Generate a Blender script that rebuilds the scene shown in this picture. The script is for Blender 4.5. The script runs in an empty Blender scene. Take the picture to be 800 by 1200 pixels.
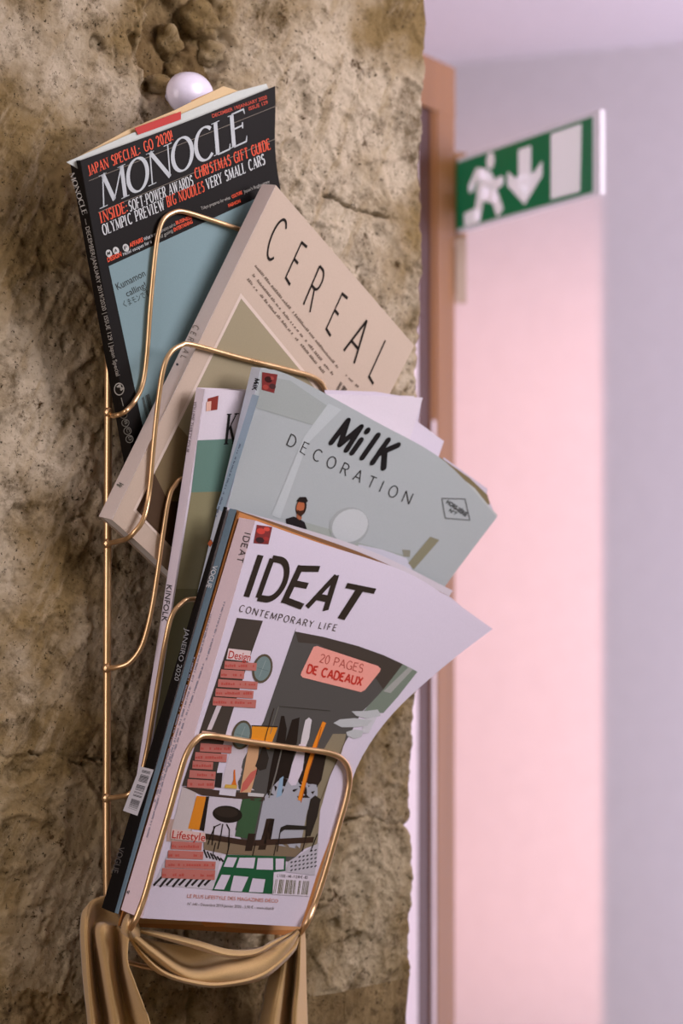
import bpy, bmesh, math, random
import numpy as np
from mathutils import Vector, Matrix

random.seed(7)
scene = bpy.context.scene
COL = scene.collection

# ------------------------------------------------------------------ camera, world, lights, exposure
F, CX, CY, CZ = 2600.0, 400.0, 600.0, 1.5          # focal length in pixels of the 800x1200 frame, eye height
cam_d = bpy.data.cameras.new('camera'); cam = bpy.data.objects.new('camera', cam_d); COL.objects.link(cam)
cam.location = (0, 0, CZ); cam.rotation_euler = (math.pi / 2, 0, 0)
cam_d.sensor_fit = 'VERTICAL'; cam_d.sensor_height = 36.0; cam_d.lens = 36.0 * F / 1200.0
cam_d.clip_start = 0.05; cam_d.clip_end = 60
cam_d.dof.use_dof = True; cam_d.dof.focus_distance = 1.55; cam_d.dof.aperture_fstop = 5.6
scene.camera = cam
scene.view_settings.view_transform = 'Standard'; scene.view_settings.look = 'None'
scene.view_settings.gamma = 1.0; scene.view_settings.use_curve_mapping = False
scene.view_settings.exposure = 0.0

world = bpy.data.worlds.new('world'); scene.world = world; world.use_nodes = True
bgn = world.node_tree.nodes['Background']
bgn.inputs[0].default_value = (0.44, 0.38, 0.22, 1); bgn.inputs[1].default_value = 0.30

def area(name, loc, target, size, power, col, size_y=None):
    l = bpy.data.lights.new(name, 'AREA'); l.energy = power; l.color = col; l.size = size
    if size_y: l.shape = 'RECTANGLE'; l.size_y = size_y
    o = bpy.data.objects.new(name, l); COL.objects.link(o); o.location = loc
    o.rotation_euler = (Vector(target) - Vector(loc)).to_track_quat('-Z', 'Y').to_euler()
    return o

# daylight from the doorway side, close to the wall
area('doorway_daylight', (0.95, 1.25, 2.05), (0.0, 1.62, 1.5), 0.5, 16.5, (0.98, 0.90, 0.98), 0.7)
# unseen fill added on the left, grazing the wall, to brighten the spines
area('left_spine_fill', (-0.80, 0.62, 1.55), (-0.05, 1.48, 1.42), 0.45, 6.8, (1.0, 0.87, 0.90), 1.0)
# corridor beyond the doorway
area('corridor_daylight', (1.7, 2.8, 1.2), (0.5, 4.2, 1.75), 1.4, 52.0, (0.80, 0.76, 1.0), 2.0)
sp = bpy.data.lights.new('warm_lamp', 'SPOT'); sp.energy = 700; sp.color = (1.0, 0.49, 0.45)
sp.spot_size = math.radians(28); sp.spot_blend = 0.85; sp.shadow_soft_size = 0.012
spo = bpy.data.objects.new('warm_lamp', sp); COL.objects.link(spo); spo.location = (1.5, 0.0, 1.35)
spo.rotation_euler = (Vector((0.40, 4.35, 1.22)) - Vector((1.5, 0, 1.35))).to_track_quat('-Z', 'Y').to_euler()

# ------------------------------------------------------------------ frames and helpers
EYE = Vector((0, 0, CZ))
def ray(px, py): return Vector(((px - CX) / F, 1.0, -(py - CY) / F))
YAW = math.radians(41)
U = Vector((math.cos(YAW), math.sin(YAW), 0)); N = Vector((math.sin(YAW), -math.cos(YAW), 0)); Z = Vector((0, 0, 1))
P0 = Vector((-273 / F * 1.58, 1.58, 0))
def wp(s, z, o): return P0 + U * s + N * o + Z * z
def hit_plane(px, py, p, n):
    d = ray(px, py); t = (p - EYE).dot(n) / d.dot(n); return EYE + d * t
def W(px, py, o): return hit_plane(px, py, P0 + N * o, N)      # point at offset o in front of the wall
def sz(px, py, o=0.0):
    p = W(px, py, o) - P0; return p.dot(U), p.z

def lin(c):
    c = c / 255.0
    return c / 12.92 if c <= 0.04045 else ((c + 0.055) / 1.055) ** 2.4
def rgb(r, g, b): return (lin(r), lin(g), lin(b), 1.0)

MATS = {}
def flat(col, rough=0.5, coat=0.0, metal=0.0, grain=0.06):
    key = (tuple(col), rough, coat, metal)
    if key in MATS: return MATS[key]
    m = bpy.data.materials.new('print_ink'); m.use_nodes = True
    nt = m.node_tree; b = nt.nodes['Principled BSDF']
    b.inputs['Roughness'].default_value = rough; b.inputs['Metallic'].default_value = metal
    b.inputs['Specular IOR Level'].default_value = .5 if coat or metal else (.10 if max(col) < 60 else .25)
    b.inputs['Coat Weight'].default_value = coat; b.inputs['Coat Roughness'].default_value = 0.25
    c = rgb(*col)
    tc = nt.nodes.new('ShaderNodeTexCoord'); no = nt.nodes.new('ShaderNodeTexNoise'); no.inputs['Scale'].default_value = 900
    mx = nt.nodes.new('ShaderNodeMix'); mx.data_type = 'RGBA'
    mx.inputs[6].default_value = tuple(x * (1 - grain) for x in c[:3]) + (1,)
    mx.inputs[7].default_value = tuple(min(1, x * (1 + grain)) for x in c[:3]) + (1,)
    nt.links.new(tc.outputs['Object'], no.inputs['Vector']); nt.links.new(no.outputs['Fac'], mx.inputs[0])
    nt.links.new(mx.outputs[2], b.inputs['Base Color'])
    MATS[key] = m; return m

def tag(o, label=None, cat=None, group=None, kind=None):
    if label: o['label'] = label
    if cat: o['category'] = cat
    if group: o['group'] = group
    if kind: o['kind'] = kind
    return o
def empty(name, loc):
    o = bpy.data.objects.new(name, None); o.location = loc; o.empty_display_size = 0.02; COL.objects.link(o); return o
def mesh_obj(name, verts, faces, mats, parent=None, midx=None, smooth=False):
    off = Vector(parent.location) if parent else Vector((0, 0, 0))
    if parent and parent.parent: off = off + Vector(parent.parent.location)
    me = bpy.data.meshes.new(name)
    me.from_pydata([tuple(Vector(v) - off) for v in verts], [], faces)
    for m in (mats if isinstance(mats, (list, tuple)) else [mats]): me.materials.append(m)
    if midx is not None: me.polygons.foreach_set('material_index', midx)
    if smooth: me.polygons.foreach_set('use_smooth', [True] * len(me.polygons))
    me.update()
    o = bpy.data.objects.new(name, me); COL.objects.link(o)
    if parent: o.parent = parent
    return o

def catmull(pts, n=8):
    pts = [np.array(p, float) for p in pts]
    P = [2 * pts[0] - pts[1]] + pts + [2 * pts[-1] - pts[-2]]
    out = []
    for i in range(1, len(P) - 2):
        for k in range(n):
            t = k / n
            out.append(0.5 * (2 * P[i] + (P[i + 1] - P[i - 1]) * t + (2 * P[i - 1] - 5 * P[i] + 4 * P[i + 1] - P[i + 2]) * t * t
                              + (-P[i - 1] + 3 * P[i] - 3 * P[i + 1] + P[i + 2]) * t ** 3))
    out.append(pts[-1]); return out
def tube(name, pts, r, mat, parent, seg=12, sub=8):
    P = [Vector(p) for p in catmull([tuple(p) for p in pts], sub)]
    vs, fs = [], []; nrm = None
    for i, p in enumerate(P):
        t = (P[min(i + 1, len(P) - 1)] - P[max(i - 1, 0)]).normalized()
        if nrm is None: nrm = t.orthogonal().normalized()
        nrm = (nrm - t * nrm.dot(t)).normalized(); b = t.cross(nrm)
        for k in range(seg):
            a = 2 * math.pi * k / seg; vs.append(p + (nrm * math.cos(a) + b * math.sin(a)) * r)
    for i in range(len(P) - 1):
        for k in range(seg):
            fs.append((i * seg + k, i * seg + (k + 1) % seg, (i + 1) * seg + (k + 1) % seg, (i + 1) * seg + k))
    fs.append(tuple(reversed(range(seg)))); fs.append(tuple((len(P) - 1) * seg + k for k in range(seg)))
    return mesh_obj(name, vs, fs, mat, parent, smooth=True)
def slab(A, B, vs=None, fs=None):
    """closed sheet between two equal grids of points (A faces the viewer)"""
    vs = [] if vs is None else vs; fs = [] if fs is None else fs
    base = len(vs); n, m = len(A), len(A[0])
    for G in (A, B):
        for row in G: vs.extend(row)
    a = lambda i, j: base + i * m + j
    b = lambda i, j: base + n * m + i * m + j
    for i in range(n - 1):
        for j in range(m - 1):
            fs.append((a(i, j), a(i, j + 1), a(i + 1, j + 1), a(i + 1, j)))
            fs.append((b(i, j), b(i + 1, j), b(i + 1, j + 1), b(i, j + 1)))
    for j in range(m - 1):
        fs.append((a(0, j + 1), a(0, j), b(0, j), b(0, j + 1))); fs.append((a(n - 1, j), a(n - 1, j + 1), b(n - 1, j + 1), b(n - 1, j)))
    for i in range(n - 1):
        fs.append((a(i, 0), a(i + 1, 0), b(i + 1, 0), b(i, 0))); fs.append((a(i + 1, m - 1), a(i, m - 1), b(i, m - 1), b(i + 1, m - 1)))
    return vs, fs
def box(name, p, ex, ey, ez, mat, parent=None):
    """box from corner p with three edge vectors"""
    c = [p + ex * i + ey * j + ez * k for i in (0, 1) for j in (0, 1) for k in (0, 1)]
    f = [(0, 1, 3, 2), (4, 6, 7, 5), (0, 4, 5, 1), (2, 3, 7, 6), (0, 2, 6, 4), (1, 5, 7, 3)]
    o = mesh_obj(name, c, f, mat, parent)
    bm = bmesh.new(); bm.from_mesh(o.data); bmesh.ops.recalc_face_normals(bm, faces=bm.faces); bm.to_mesh(o.data); bm.free()
    return o

class Surf:
    def __init__(s, O, ex, ey, ez, curl=None): s.O, s.ex, s.ey, s.ez, s.curl = O, ex, ey, ez, curl
    def loc(s, px, py, lift=0.0):
        d = ray(px, py); z = lift; dn = d.dot(s.ez); on = (s.O - EYE).dot(s.ez)
        for _ in range(7 if s.curl else 1):
            q = EYE + d * ((on + z) / dn) - s.O; a, b = q.dot(s.ex), q.dot(s.ey)
            if s.curl: z = lift + s.curl(a, b)
        return a, b, z
    def at(s, a, b, z): return s.O + s.ex * a + s.ey * b + s.ez * z
    def hit(s, px, py, lift=0.0): return s.at(*s.loc(px, py, lift))

# ------------------------------------------------------------------ stroke lettering
def arc(cx, cy, rx, ry, a0, a1, n=14):
    return [(cx + rx * math.cos(math.radians(a0 + (a1 - a0) * i / n)), cy + ry * math.sin(math.radians(a0 + (a1 - a0) * i / n))) for i in range(n + 1)]
# glyph: width, strokes (points, 'a' auto weight / 't' thin)
G = {
 'A': (.72, [([(0, 0), (.36, 1)], 't'), ([(.36, 1), (.72, 0)], 'a'), ([(.12, .33), (.60, .33)], 't')]),
 'B': (.58, [([(0, 0), (0, 1)], 'a'), ([(0, 1), (.25, 1)] + arc(.25, .76, .25, .24, 90, -90) + [(0, .52)], 'a'), ([(.25, .52)] + arc(.28, .26, .30, .26, 90, -90) + [(0, 0)], 'a')]),
 'C': (.68, [(arc(.38, .5, .38, .5, 48, 312, 24), 'a')]),
 'D': (.66, [([(0, 0), (0, 1)], 'a'), ([(0, 1), (.26, 1)] + arc(.26, .5, .40, .5, 90, -90, 20) + [(0, 0)], 'a')]),
 'E': (.52, [([(0, 0), (0, 1)], 'a'), ([(0, 1), (.50, 1)], 't'), ([(0, .53), (.40, .53)], 't'), ([(0, 0), (.52, 0)], 't')]),
 'F': (.50, [([(0, 0), (0, 1)], 'a'), ([(0, 1), (.50, 1)], 't'), ([(0, .52), (.40, .52)], 't')]),
 'G': (.72, [(arc(.38, .5, .38, .5, 48, 330, 24), 'a'), ([(.70, .02), (.70, .44)], 'a'), ([(.46, .44), (.70, .44)], 't')]),
 'H': (.64, [([(0, 0), (0, 1)], 'a'), ([(.64, 0), (.64, 1)], 'a'), ([(0, .52), (.64, .52)], 't')]),
 'I': (.0, [([(0, 0), (0, 1)], 'a')]),
 'J': (.34, [([(.34, 1), (.34, .22)] + arc(.12, .22, .22, .22, 0, -110), 'a')]),
 'K': (.64, [([(0, 0), (0, 1)], 'a'), ([(0, .40), (.58, 1)], 't'), ([(.20, .56), (.64, 0)], 'a')]),
 'L': (.50, [([(0, 0), (0, 1)], 'a'), ([(0, 0), (.50, 0)], 't')]),
 'M': (.88, [([(0, 0), (.06, 1)], 't'), ([(.06, 1), (.44, .08)], 'a'), ([(.44, .08), (.82, 1)], 't'), ([(.82, 1), (.88, 0)], 'a')]),
 'N': (.72, [([(0, 0), (0, 1)], 't'), ([(0, 1), (.72, 0)], 'a'), ([(.72, 0), (.72, 1)], 't')]),
 'O': (.78, [(arc(.39, .5, .39, .5, 90, 450, 32), 'a')]),
 'P': (.54, [([(0, 0), (0, 1)], 'a'), ([(0, 1), (.26, 1)] + arc(.26, .74, .28, .26, 90, -90) + [(0, .48)], 'a')]),
 'R': (.58, [([(0, 0), (0, 1)], 'a'), ([(0, 1), (.27, 1)] + arc(.27, .75, .27, .25, 90, -90) + [(0, .50)], 'a'), ([(.26, .50), (.58, 0)], 'a')]),
 'S': (.52, [([(.48, .84)] + arc(.27, .76, .22, .24, 40, 250, 14)[1:] + arc(.27, .27, .25, .27, 68, -140, 14), 'a')]),
 'T': (.60, [([(.30, 0), (.30, 1)], 'a'), ([(0, 1), (.60, 1)], 't')]),
 'U': (.64, [([(0, 1), (0, .32)] + arc(.32, .32, .32, .32, 180, 360) + [(.64, 1)], 'a')]),
 'V': (.68, [([(0, 1), (.34, 0)], 'a'), ([(.34, 0), (.68, 1)], 't')]),
 'W': (1.0, [([(0, 1), (.26, 0)], 'a'), ([(.26, 0), (.50, 1)], 't'), ([(.50, 1), (.76, 0)], 'a'), ([(.76, 0), (1.0, 1)], 't')]),
 'X': (.62, [([(0, 1), (.62, 0)], 'a'), ([(0, 0), (.62, 1)], 't')]),
 'Y': (.62, [([(0, 1), (.31, .48)], 'a'), ([(.31, .48), (.62, 1)], 't'), ([(.31, 0), (.31, .5)], 'a')]),
 'Z': (.58, [([(0, 1), (.58, 1)], 't'), ([(.58, 1), (0, 0)], 'a'), ([(0, 0), (.58, 0)], 't')]),
 '0': (.50, [(arc(.25, .5, .25, .5, 90, 450, 24), 'a')]),
 '2': (.50, [(arc(.25, .74, .24, .26, 165, -20) + [(0, 0)], 'a'), ([(0, 0), (.50, 0)], 't')]),
 '!': (.0, [([(0, .32), (0, 1)], 'a'), ([(0, 0), (0, .10)], 'a')]),
 ':': (.0, [([(0, .05), (0, .17)], 'a'), ([(0, .5), (0, .62)], 'a')]),
 '-': (.26, [([(0, .38), (.26, .38)], 'a')]),
 'i': (.0, [([(0, 0), (0, .56)], 'a'), ([(0, .95), (0, 1.0)], 'a')]),
 'l': (.0, [([(0, 0), (0, 1)], 'a')]),
 ' ': (.30, []),
}
def strip(pts, hw, closed=False):
    """quads along a polyline; hw(dx, dy) is the half width for a direction"""
    pts = [p for i, p in enumerate(pts) if i == 0 or math.dist(p, pts[i - 1]) > 1e-6]
    L, R = [], []
    n = len(pts)
    for i, p in enumerate(pts):
        a, b = pts[max(i - 1, 0)], pts[min(i + 1, n - 1)]
        if math.dist(pts[0], pts[-1]) < 1e-6 and i in (0, n - 1): a, b = pts[n - 2], pts[1]
        dx, dy = b[0] - a[0], b[1] - a[1]; l = math.hypot(dx, dy) or 1; dx /= l; dy /= l
        h = hw(dx, dy)
        if 0 < i < n - 1:
            ux, uy = p[0] - a[0], p[1] - a[1]; lu = math.hypot(ux, uy) or 1
            c = (ux * dx + uy * dy) / lu; h = h / max(c, .5)
        L.append((p[0] - dy * h, p[1] + dx * h)); R.append((p[0] + dy * h, p[1] - dx * h))
    return [[L[i], R[i], R[i + 1], L[i + 1]] for i in range(n - 1)]
def letters(s, weight=.1, contrast=1.0, serif=False, gap=.18, wide=1.0, slant=0.0, rounded=False):
    """returns polygons in text space and the total width; cap height is 1"""
    out = []; x = 0.0
    h0 = weight / 2; h1 = h0 * contrast
    for ch in s:
        w, strokes = G[ch]
        for pts, kind in strokes:
            P = [(x + px_ * wide, py_) for px_, py_ in pts]
            if kind == 't': f = lambda dx, dy: h1
            else: f = lambda dx, dy: h1 + (h0 - h1) * abs(dy) ** 1.3
            straight = len(P) == 2
            if straight and not serif:
                Q = [list(p) for p in P]
                for e in (0, 1):                                   # keep strokes inside the cap height
                    if abs(Q[0][0] - Q[1][0]) > 1e-4 and abs(Q[0][1] - Q[1][1]) < 1e-4:
                        Q[e][1] = min(max(Q[e][1], h1), 1 - h1)
                P = [tuple(q) for q in Q]
            out += strip(P, f)
            if rounded:
                for p in (P[0], P[-1]): out.append([(p[0] + h0 * math.cos(a * math.pi / 6), p[1] + h0 * math.sin(a * math.pi / 6)) for a in range(12)])
            if serif and straight:
                th = max(h1, .022); vert = abs(P[0][1] - P[1][1]) > .3
                for p in P:
                    if vert and (p[1] < .02 or p[1] > .98) and ch not in ':!':
                        if ch in 'MV' and p[1] > .98 and ch == 'M' and False: continue
                        if ch in 'A' and p[1] > .9: continue
                        if ch in 'VW' and p[1] < .1: continue
                        if ch == 'N' and p[1] < .05 and p[0] > x + .3 * wide: continue
                        sw = h0 + .085
                        yy = 0 if p[1] < .5 else 1
                        out.append([(p[0] - sw, yy - th + (.0 if yy else th)), (p[0] + sw, yy - th + (.0 if yy else th)), (p[0] + sw, yy + (.0 if yy else th)), (p[0] - sw, yy + (.0 if yy else th))])
                if not vert and ch in 'ELTFZ':
                    p = max(P); d = -.16 if p[1] > .9 else .16
                    if p[1] < .9 and p[1] > .1: out.append([(p[0] - th, p[1] - .09), (p[0] + th, p[1] - .09), (p[0] + th, p[1] + .09), (p[0] - th, p[1] + .09)])
                    else: out.append([(p[0] - 2 * th, p[1]), (p[0] + .01, p[1]), (p[0] + .03, p[1] + d), (p[0] + .005, p[1] + d)])
                    if ch == 'T':
                        q = min(P); out.append([(q[0] - .01, q[1]), (q[0] + 2 * th, q[1]), (q[0] - .005, q[1] - .16), (q[0] - .03, q[1] - .16)])
        x += w * wide + gap + (h0 * 2 if w == 0 else 0)
    tot = max((p[0] for q in out for p in q), default=1); mn = min((p[0] for q in out for p in q), default=0)
    out = [[(p[0] - mn + slant * p[1], p[1]) for p in q] for q in out]
    return out, tot - mn
BF = {}
def bfont(s, bold=0.0):
    key = (s, bold)
    if key in BF: return BF[key]
    c = bpy.data.curves.new('lettering', 'FONT'); c.body = s; c.size = 1; c.resolution_u = 3; c.offset = bold
    o = bpy.data.objects.new('lettering', c); COL.objects.link(o)
    bpy.context.view_layer.update()
    me = bpy.data.meshes.new_from_object(o)
    v = [(p.co.x, p.co.y) for p in me.vertices]; f = [tuple(p.vertices) for p in me.polygons]
    bpy.data.objects.remove(o); bpy.data.curves.remove(c); bpy.data.meshes.remove(me)
    polys = [[v[i] for i in q] for q in f]
    mn = min((p[0] for p in v), default=0); mxx = max((p[0] for p in v), default=1)
    polys = [[((p[0] - mn), p[1] / .70) for p in q] for q in polys]
    BF[key] = (polys, mxx - mn); return BF[key]

class Art:
    """flat print that lies on a cover or spine surface"""
    def __init__(s, root, surf): s.root, s.surf, s.parts = root, surf, {}
    tagn = ''
    def add(s, part, polys, col, layer=1, rough=.5, coat=0.0):
        part = part + '#' + s.tagn
        d = s.parts.setdefault(part, {'v': [], 'f': [], 'm': [], 'mats': []})
        m = flat(col, rough, coat)
        if m not in d['mats']: d['mats'].append(m)
        mi = d['mats'].index(m)
        for q in polys:
            i0 = len(d['v'])
            d['v'].extend(s.surf.hit(x, y, 0.0003 + layer * 0.00006) for x, y in q)
            d['f'].append(tuple(range(i0, i0 + len(q)))); d['m'].append(mi)
    def poly(s, part, pts, col, layer=1, fine=16, **k):
        if not s.surf.curl: return s.add(part, [pts], col, layer, **k)
        bm = bmesh.new(); bm.faces.new([bm.verts.new((x, y, 0)) for x, y in pts])
        bmesh.ops.triangulate(bm, faces=bm.faces)
        for _ in range(6):
            e = [e for e in bm.edges if e.calc_length() > fine]
            if not e: break
            bmesh.ops.subdivide_edges(bm, edges=e, cuts=1); bmesh.ops.triangulate(bm, faces=bm.faces)
        s.add(part, [[(v.co.x, v.co.y) for v in f.verts] for f in bm.faces], col, layer, **k); bm.free()
    def ell(s, part, cx, cy, rx, ry, rot, col, layer=1, n=22, **k):
        r = math.radians(rot)
        s.add(part, [[(cx + rx * math.cos(a) * math.cos(r) - ry * math.sin(a) * math.sin(r), cy + rx * math.cos(a) * math.sin(r) + ry * math.sin(a) * math.cos(r))
                      for a in [2 * math.pi * i / n for i in range(n)]]], col, layer, **k)
    def line(s, part, pts, w, col, layer=2, **k):
        s.add(part, strip(pts, lambda dx, dy: w / 2), col, layer, **k)
    def text(s, part, st, p0, p1, up, col, layer=3, style=None, bold=0.0, curve=None):
        polys, w = letters(st, **style) if style else bfont(st, bold)
        if part in ('spine_lettering', 'footer_lettering'): part += '#' + st
        def mp(x, y):
            t = x / w
            b = 0 if curve is None else 4 * curve * t * (1 - t)
            return (p0[0] + (p1[0] - p0[0]) * t + up[0] * y, p0[1] + (p1[1] - p0[1]) * t + up[1] * y + b)
        s.add(part, [[mp(*p) for p in q] for q in polys], col, layer)
    def greek(s, part, p0, p1, h, col, layer=3, gap=.28, seed=1):
        """a line of print too small to read: short broken marks"""
        rnd = random.Random(seed); L = math.dist(p0, p1); ux, uy = (p1[0] - p0[0]) / L, (p1[1] - p0[1]) / L
        x = 0; polys = []
        while x < L - 1:
            w = rnd.uniform(.5, 1.0) * h; w = min(w, L - x)
            if rnd.random() > gap:
                hh = h * rnd.uniform(.55, 1.0)
                a = (p0[0] + ux * x, p0[1] + uy * x)
                polys.append([a, (a[0] + ux * w * .8, a[1] + uy * w * .8), (a[0] + ux * w * .8 + uy * hh, a[1] + uy * w * .8 - ux * hh), (a[0] + uy * hh, a[1] - ux * hh)])
            x += w
        s.add(part, polys, col, layer)
    def barcode(s, part, q, n, col, layer=3, seed=3):
        """q: four corners TL TR BR BL; bars run from the top edge to the bottom edge"""
        rnd = random.Random(seed); lerp = lambda a, b, t: (a[0] + (b[0] - a[0]) * t, a[1] + (b[1] - a[1]) * t)
        polys = []
        for i in range(n):
            if rnd.random() < .12: continue
            t0 = i / n; t1 = t0 + rnd.uniform(.3, .72) / n
            polys.append([lerp(q[0], q[1], t0), lerp(q[0], q[1], t1), lerp(q[3], q[2], t1), lerp(q[3], q[2], t0)])
        s.add(part, polys, col, layer)
    def build(s):
        for n, d in s.parts.items():
            vs, fs = d['v'], d['f']
            o = mesh_obj(n.split('#')[0], vs, fs, d['mats'], s.root, d['m'])
            if n.split('#')[0] in ('spine_print', 'headline_print', 'caption', 'small_lettering', 'barcode'): o['kind'] = 'stuff'
            # face the print outwards
            nz = s.surf.ez; me = o.data; flip = [p.index for p in me.polygons if p.normal.dot(nz) < 0]
            if flip:
                bm = bmesh.new(); bm.from_mesh(me); bm.faces.ensure_lookup_table()
                bmesh.ops.reverse_faces(bm, faces=[bm.faces[i] for i in flip]); bm.to_mesh(me); bm.free()

def pages_mat(col=(205, 198, 190)):
    m = bpy.data.materials.new('page_edges'); m.use_nodes = True; nt = m.node_tree; b = nt.nodes['Principled BSDF']
    b.inputs['Roughness'].default_value = .8
    tc = nt.nodes.new('ShaderNodeTexCoord'); mp = nt.nodes.new('ShaderNodeMapping'); mp.inputs['Rotation'].default_value = (0, 0, -YAW)
    mp.inputs['Scale'].default_value = (6, 2600, 6)
    no = nt.nodes.new('ShaderNodeTexNoise'); no.inputs['Scale'].default_value = 1; no.inputs['Detail'].default_value = 1
    mx = nt.nodes.new('ShaderNodeMix'); mx.data_type = 'RGBA'; c = rgb(*col)
    mx.inputs[6].default_value = tuple(x * .55 for x in c[:3]) + (1,); mx.inputs[7].default_value = c
    nt.links.new(tc.outputs['Object'], mp.inputs[0]); nt.links.new(mp.outputs[0], no.inputs['Vector'])
    nt.links.new(no.outputs['Fac'], mx.inputs[0]); nt.links.new(mx.outputs[2], b.inputs['Base Color'])
    return m

def zof(py, Y=1.5): return CZ - (py - CY) / F * Y
def make_plane(py_b, ob, py_t, ot, ls, s_ref):
    zb, zt = zof(py_b), zof(py_t); lz = (ot - ob) / (zt - zb)
    n = (N - Z * lz - U * ls).normalized()
    return wp(s_ref, zb, ob), n

def magazine(name, label, TL, TR, BR, BL, py_b, ob, py_t, ot, t0, t1, cover, spine, pages=None, ls=-.05, s_ref=0.05,
             top=(), right=(), bottom=(), curl=None, group='magazines and books in the wire rack', back=None, cat='magazine'):
    p, n = make_plane(py_b, ob, py_t, ot, ls, s_ref)
    O = hit_plane(BL[0], BL[1], p, n); T = hit_plane(TL[0], TL[1], p, n)
    ey = (T - O).normalized(); ez = n; ex = ey.cross(ez)
    S = Surf(O, ex, ey, ez, curl)
    def line2(pts, k):
        q = [np.array(S.loc(*p_)[:2]) for p_ in pts]
        if len(q) > 2: q = catmull(q, 8)
        d = [0]
        for i in range(1, len(q)): d.append(d[-1] + float(np.linalg.norm(q[i] - q[i - 1])))
        return [np.array([np.interp(d[-1] * i / k, d, [v[c] for v in q]) for c in (0, 1)]) for i in range(k + 1)]
    nu, nv = 22, 28
    Lf, Rt = line2([BL, TL], nv), line2([BR, *right, TR], nv)
    Bt, Tp = line2([BL, *bottom, BR], nu), line2([TL, *top, TR], nu)
    H = float(np.linalg.norm(Lf[-1] - Lf[0]))
    Wd = float(np.linalg.norm(Bt[-1] - Bt[0]))
    print('MAG', name, 'h %.3f w_top %.3f w_bot %.3f' % (H, np.linalg.norm(Tp[-1] - Tp[0]), Wd), 'angle %.0f' % math.degrees(math.acos(max(-1, min(1, np.dot(Tp[-1] - Tp[0], [0, 1]) / np.linalg.norm(Tp[-1] - Tp[0]))))))
    def grid(zf, u0=0.0, u1=1.0, v0=0.0, v1=1.0):
        g = []
        for j in range(nv + 1):
            v = v0 + (v1 - v0) * j / nv; row = []
            for i in range(nu + 1):
                u = u0 + (u1 - u0) * i / nu
                s1 = lambda A, t, k: A[min(int(t * k), k - 1)] * (1 - (t * k - min(int(t * k), k - 1))) + A[min(int(t * k), k - 1) + 1] * (t * k - min(int(t * k), k - 1))
                L_, R_, B_, T_ = s1(Lf, v, nv), s1(Rt, v, nv), s1(Bt, u, nu), s1(Tp, u, nu)
                q = (1 - u) * L_ + u * R_ + (1 - v) * B_ + v * T_ - ((1 - u) * (1 - v) * Lf[0] + u * (1 - v) * Rt[0] + (1 - u) * v * Lf[-1] + u * v * Rt[-1])
                row.append(S.at(q[0], q[1], zf(q[0], q[1])))
            g.append(row)
        return g
    cz = curl or (lambda a, b: 0.0)
    th = lambda b: t0 + (t1 - t0) * min(max(b / H, -.05), 1.05)
    root = empty(name, O); tag(root, label, cat, group)
    cm = flat(*cover) if isinstance(cover[0], tuple) else flat(cover)
    sm = flat(*spine) if isinstance(spine[0], tuple) else flat(spine)
    bmt = flat(back) if back else cm
    vs, fs = slab(grid(lambda a, b: cz(a, b) + .0002), grid(lambda a, b: cz(a, b) - .0002)); mesh_obj('front_cover', vs, fs, cm, root, smooth=False)
    thin = max(t0, t1) < .003
    if not thin:
        vs, fs = slab(grid(lambda a, b: cz(a, b) - .0004, .004, .988, .004, .995), grid(lambda a, b: cz(a, b) * .35 - th(b) + .0004, .004, .988, .004, .995))
        mesh_obj('pages', vs, fs, pages or PAGES, root)
    vs, fs = slab(grid(lambda a, b: cz(a, b) * .33 - th(b) + .0002), grid(lambda a, b: cz(a, b) * .33 - th(b) - .0002)); mesh_obj('back_cover', vs, fs, bmt, root)
    A, B = [], []
    K = 8
    for j in range(nv + 1):
        q = Lf[j]; t = th(q[1]); ra, rb = [], []
        for k in range(K + 1):
            w = k / K; z = -t - .0002 + (t + .0004) * w; e = -.0003 * math.sin(math.pi * w) ** .5 if 0 < w < 1 else 0
            ra.append(S.at(q[0] + e - .0002, q[1], z)); rb.append(S.at(q[0] + .0003, q[1], z))
        A.append(ra); B.append(rb)
    vs, fs = slab(A, B); mesh_obj('spine', vs, fs, sm, root)
    spS = Surf(O, ez, ey, -ex)
    # correct the spine origin if the left edge is straight (local a == 0)
    return root, S, spS, Art(root, S), Art(root, Surf(O - ex * .0006, ez, ey, -ex))

PAGES = pages_mat()
def brass():
    m = bpy.data.materials.new('brass_wire'); m.use_nodes = True; b = m.node_tree.nodes['Principled BSDF']
    nt = m.node_tree
    b.inputs['Metallic'].default_value = .85; b.inputs['Roughness'].default_value = .30
    tc = nt.nodes.new('ShaderNodeTexCoord'); no = nt.nodes.new('ShaderNodeTexNoise'); no.inputs['Scale'].default_value = 60; no.inputs['Detail'].default_value = 4
    mx = nt.nodes.new('ShaderNodeMix'); mx.data_type = 'RGBA'; mx.inputs[6].default_value = rgb(204, 164, 116); mx.inputs[7].default_value = rgb(230, 196, 152)
    nt.links.new(tc.outputs['Object'], no.inputs['Vector']); nt.links.new(no.outputs['Fac'], mx.inputs[0]); nt.links.new(mx.outputs[2], b.inputs['Base Color'])
    mr = nt.nodes.new('ShaderNodeMapRange'); mr.inputs['To Min'].default_value = .22; mr.inputs['To Max'].default_value = .42
    nt.links.new(no.outputs['Fac'], mr.inputs[0]); nt.links.new(mr.outputs[0], b.inputs['Roughness'])
    return m
BRASS = brass()

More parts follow.
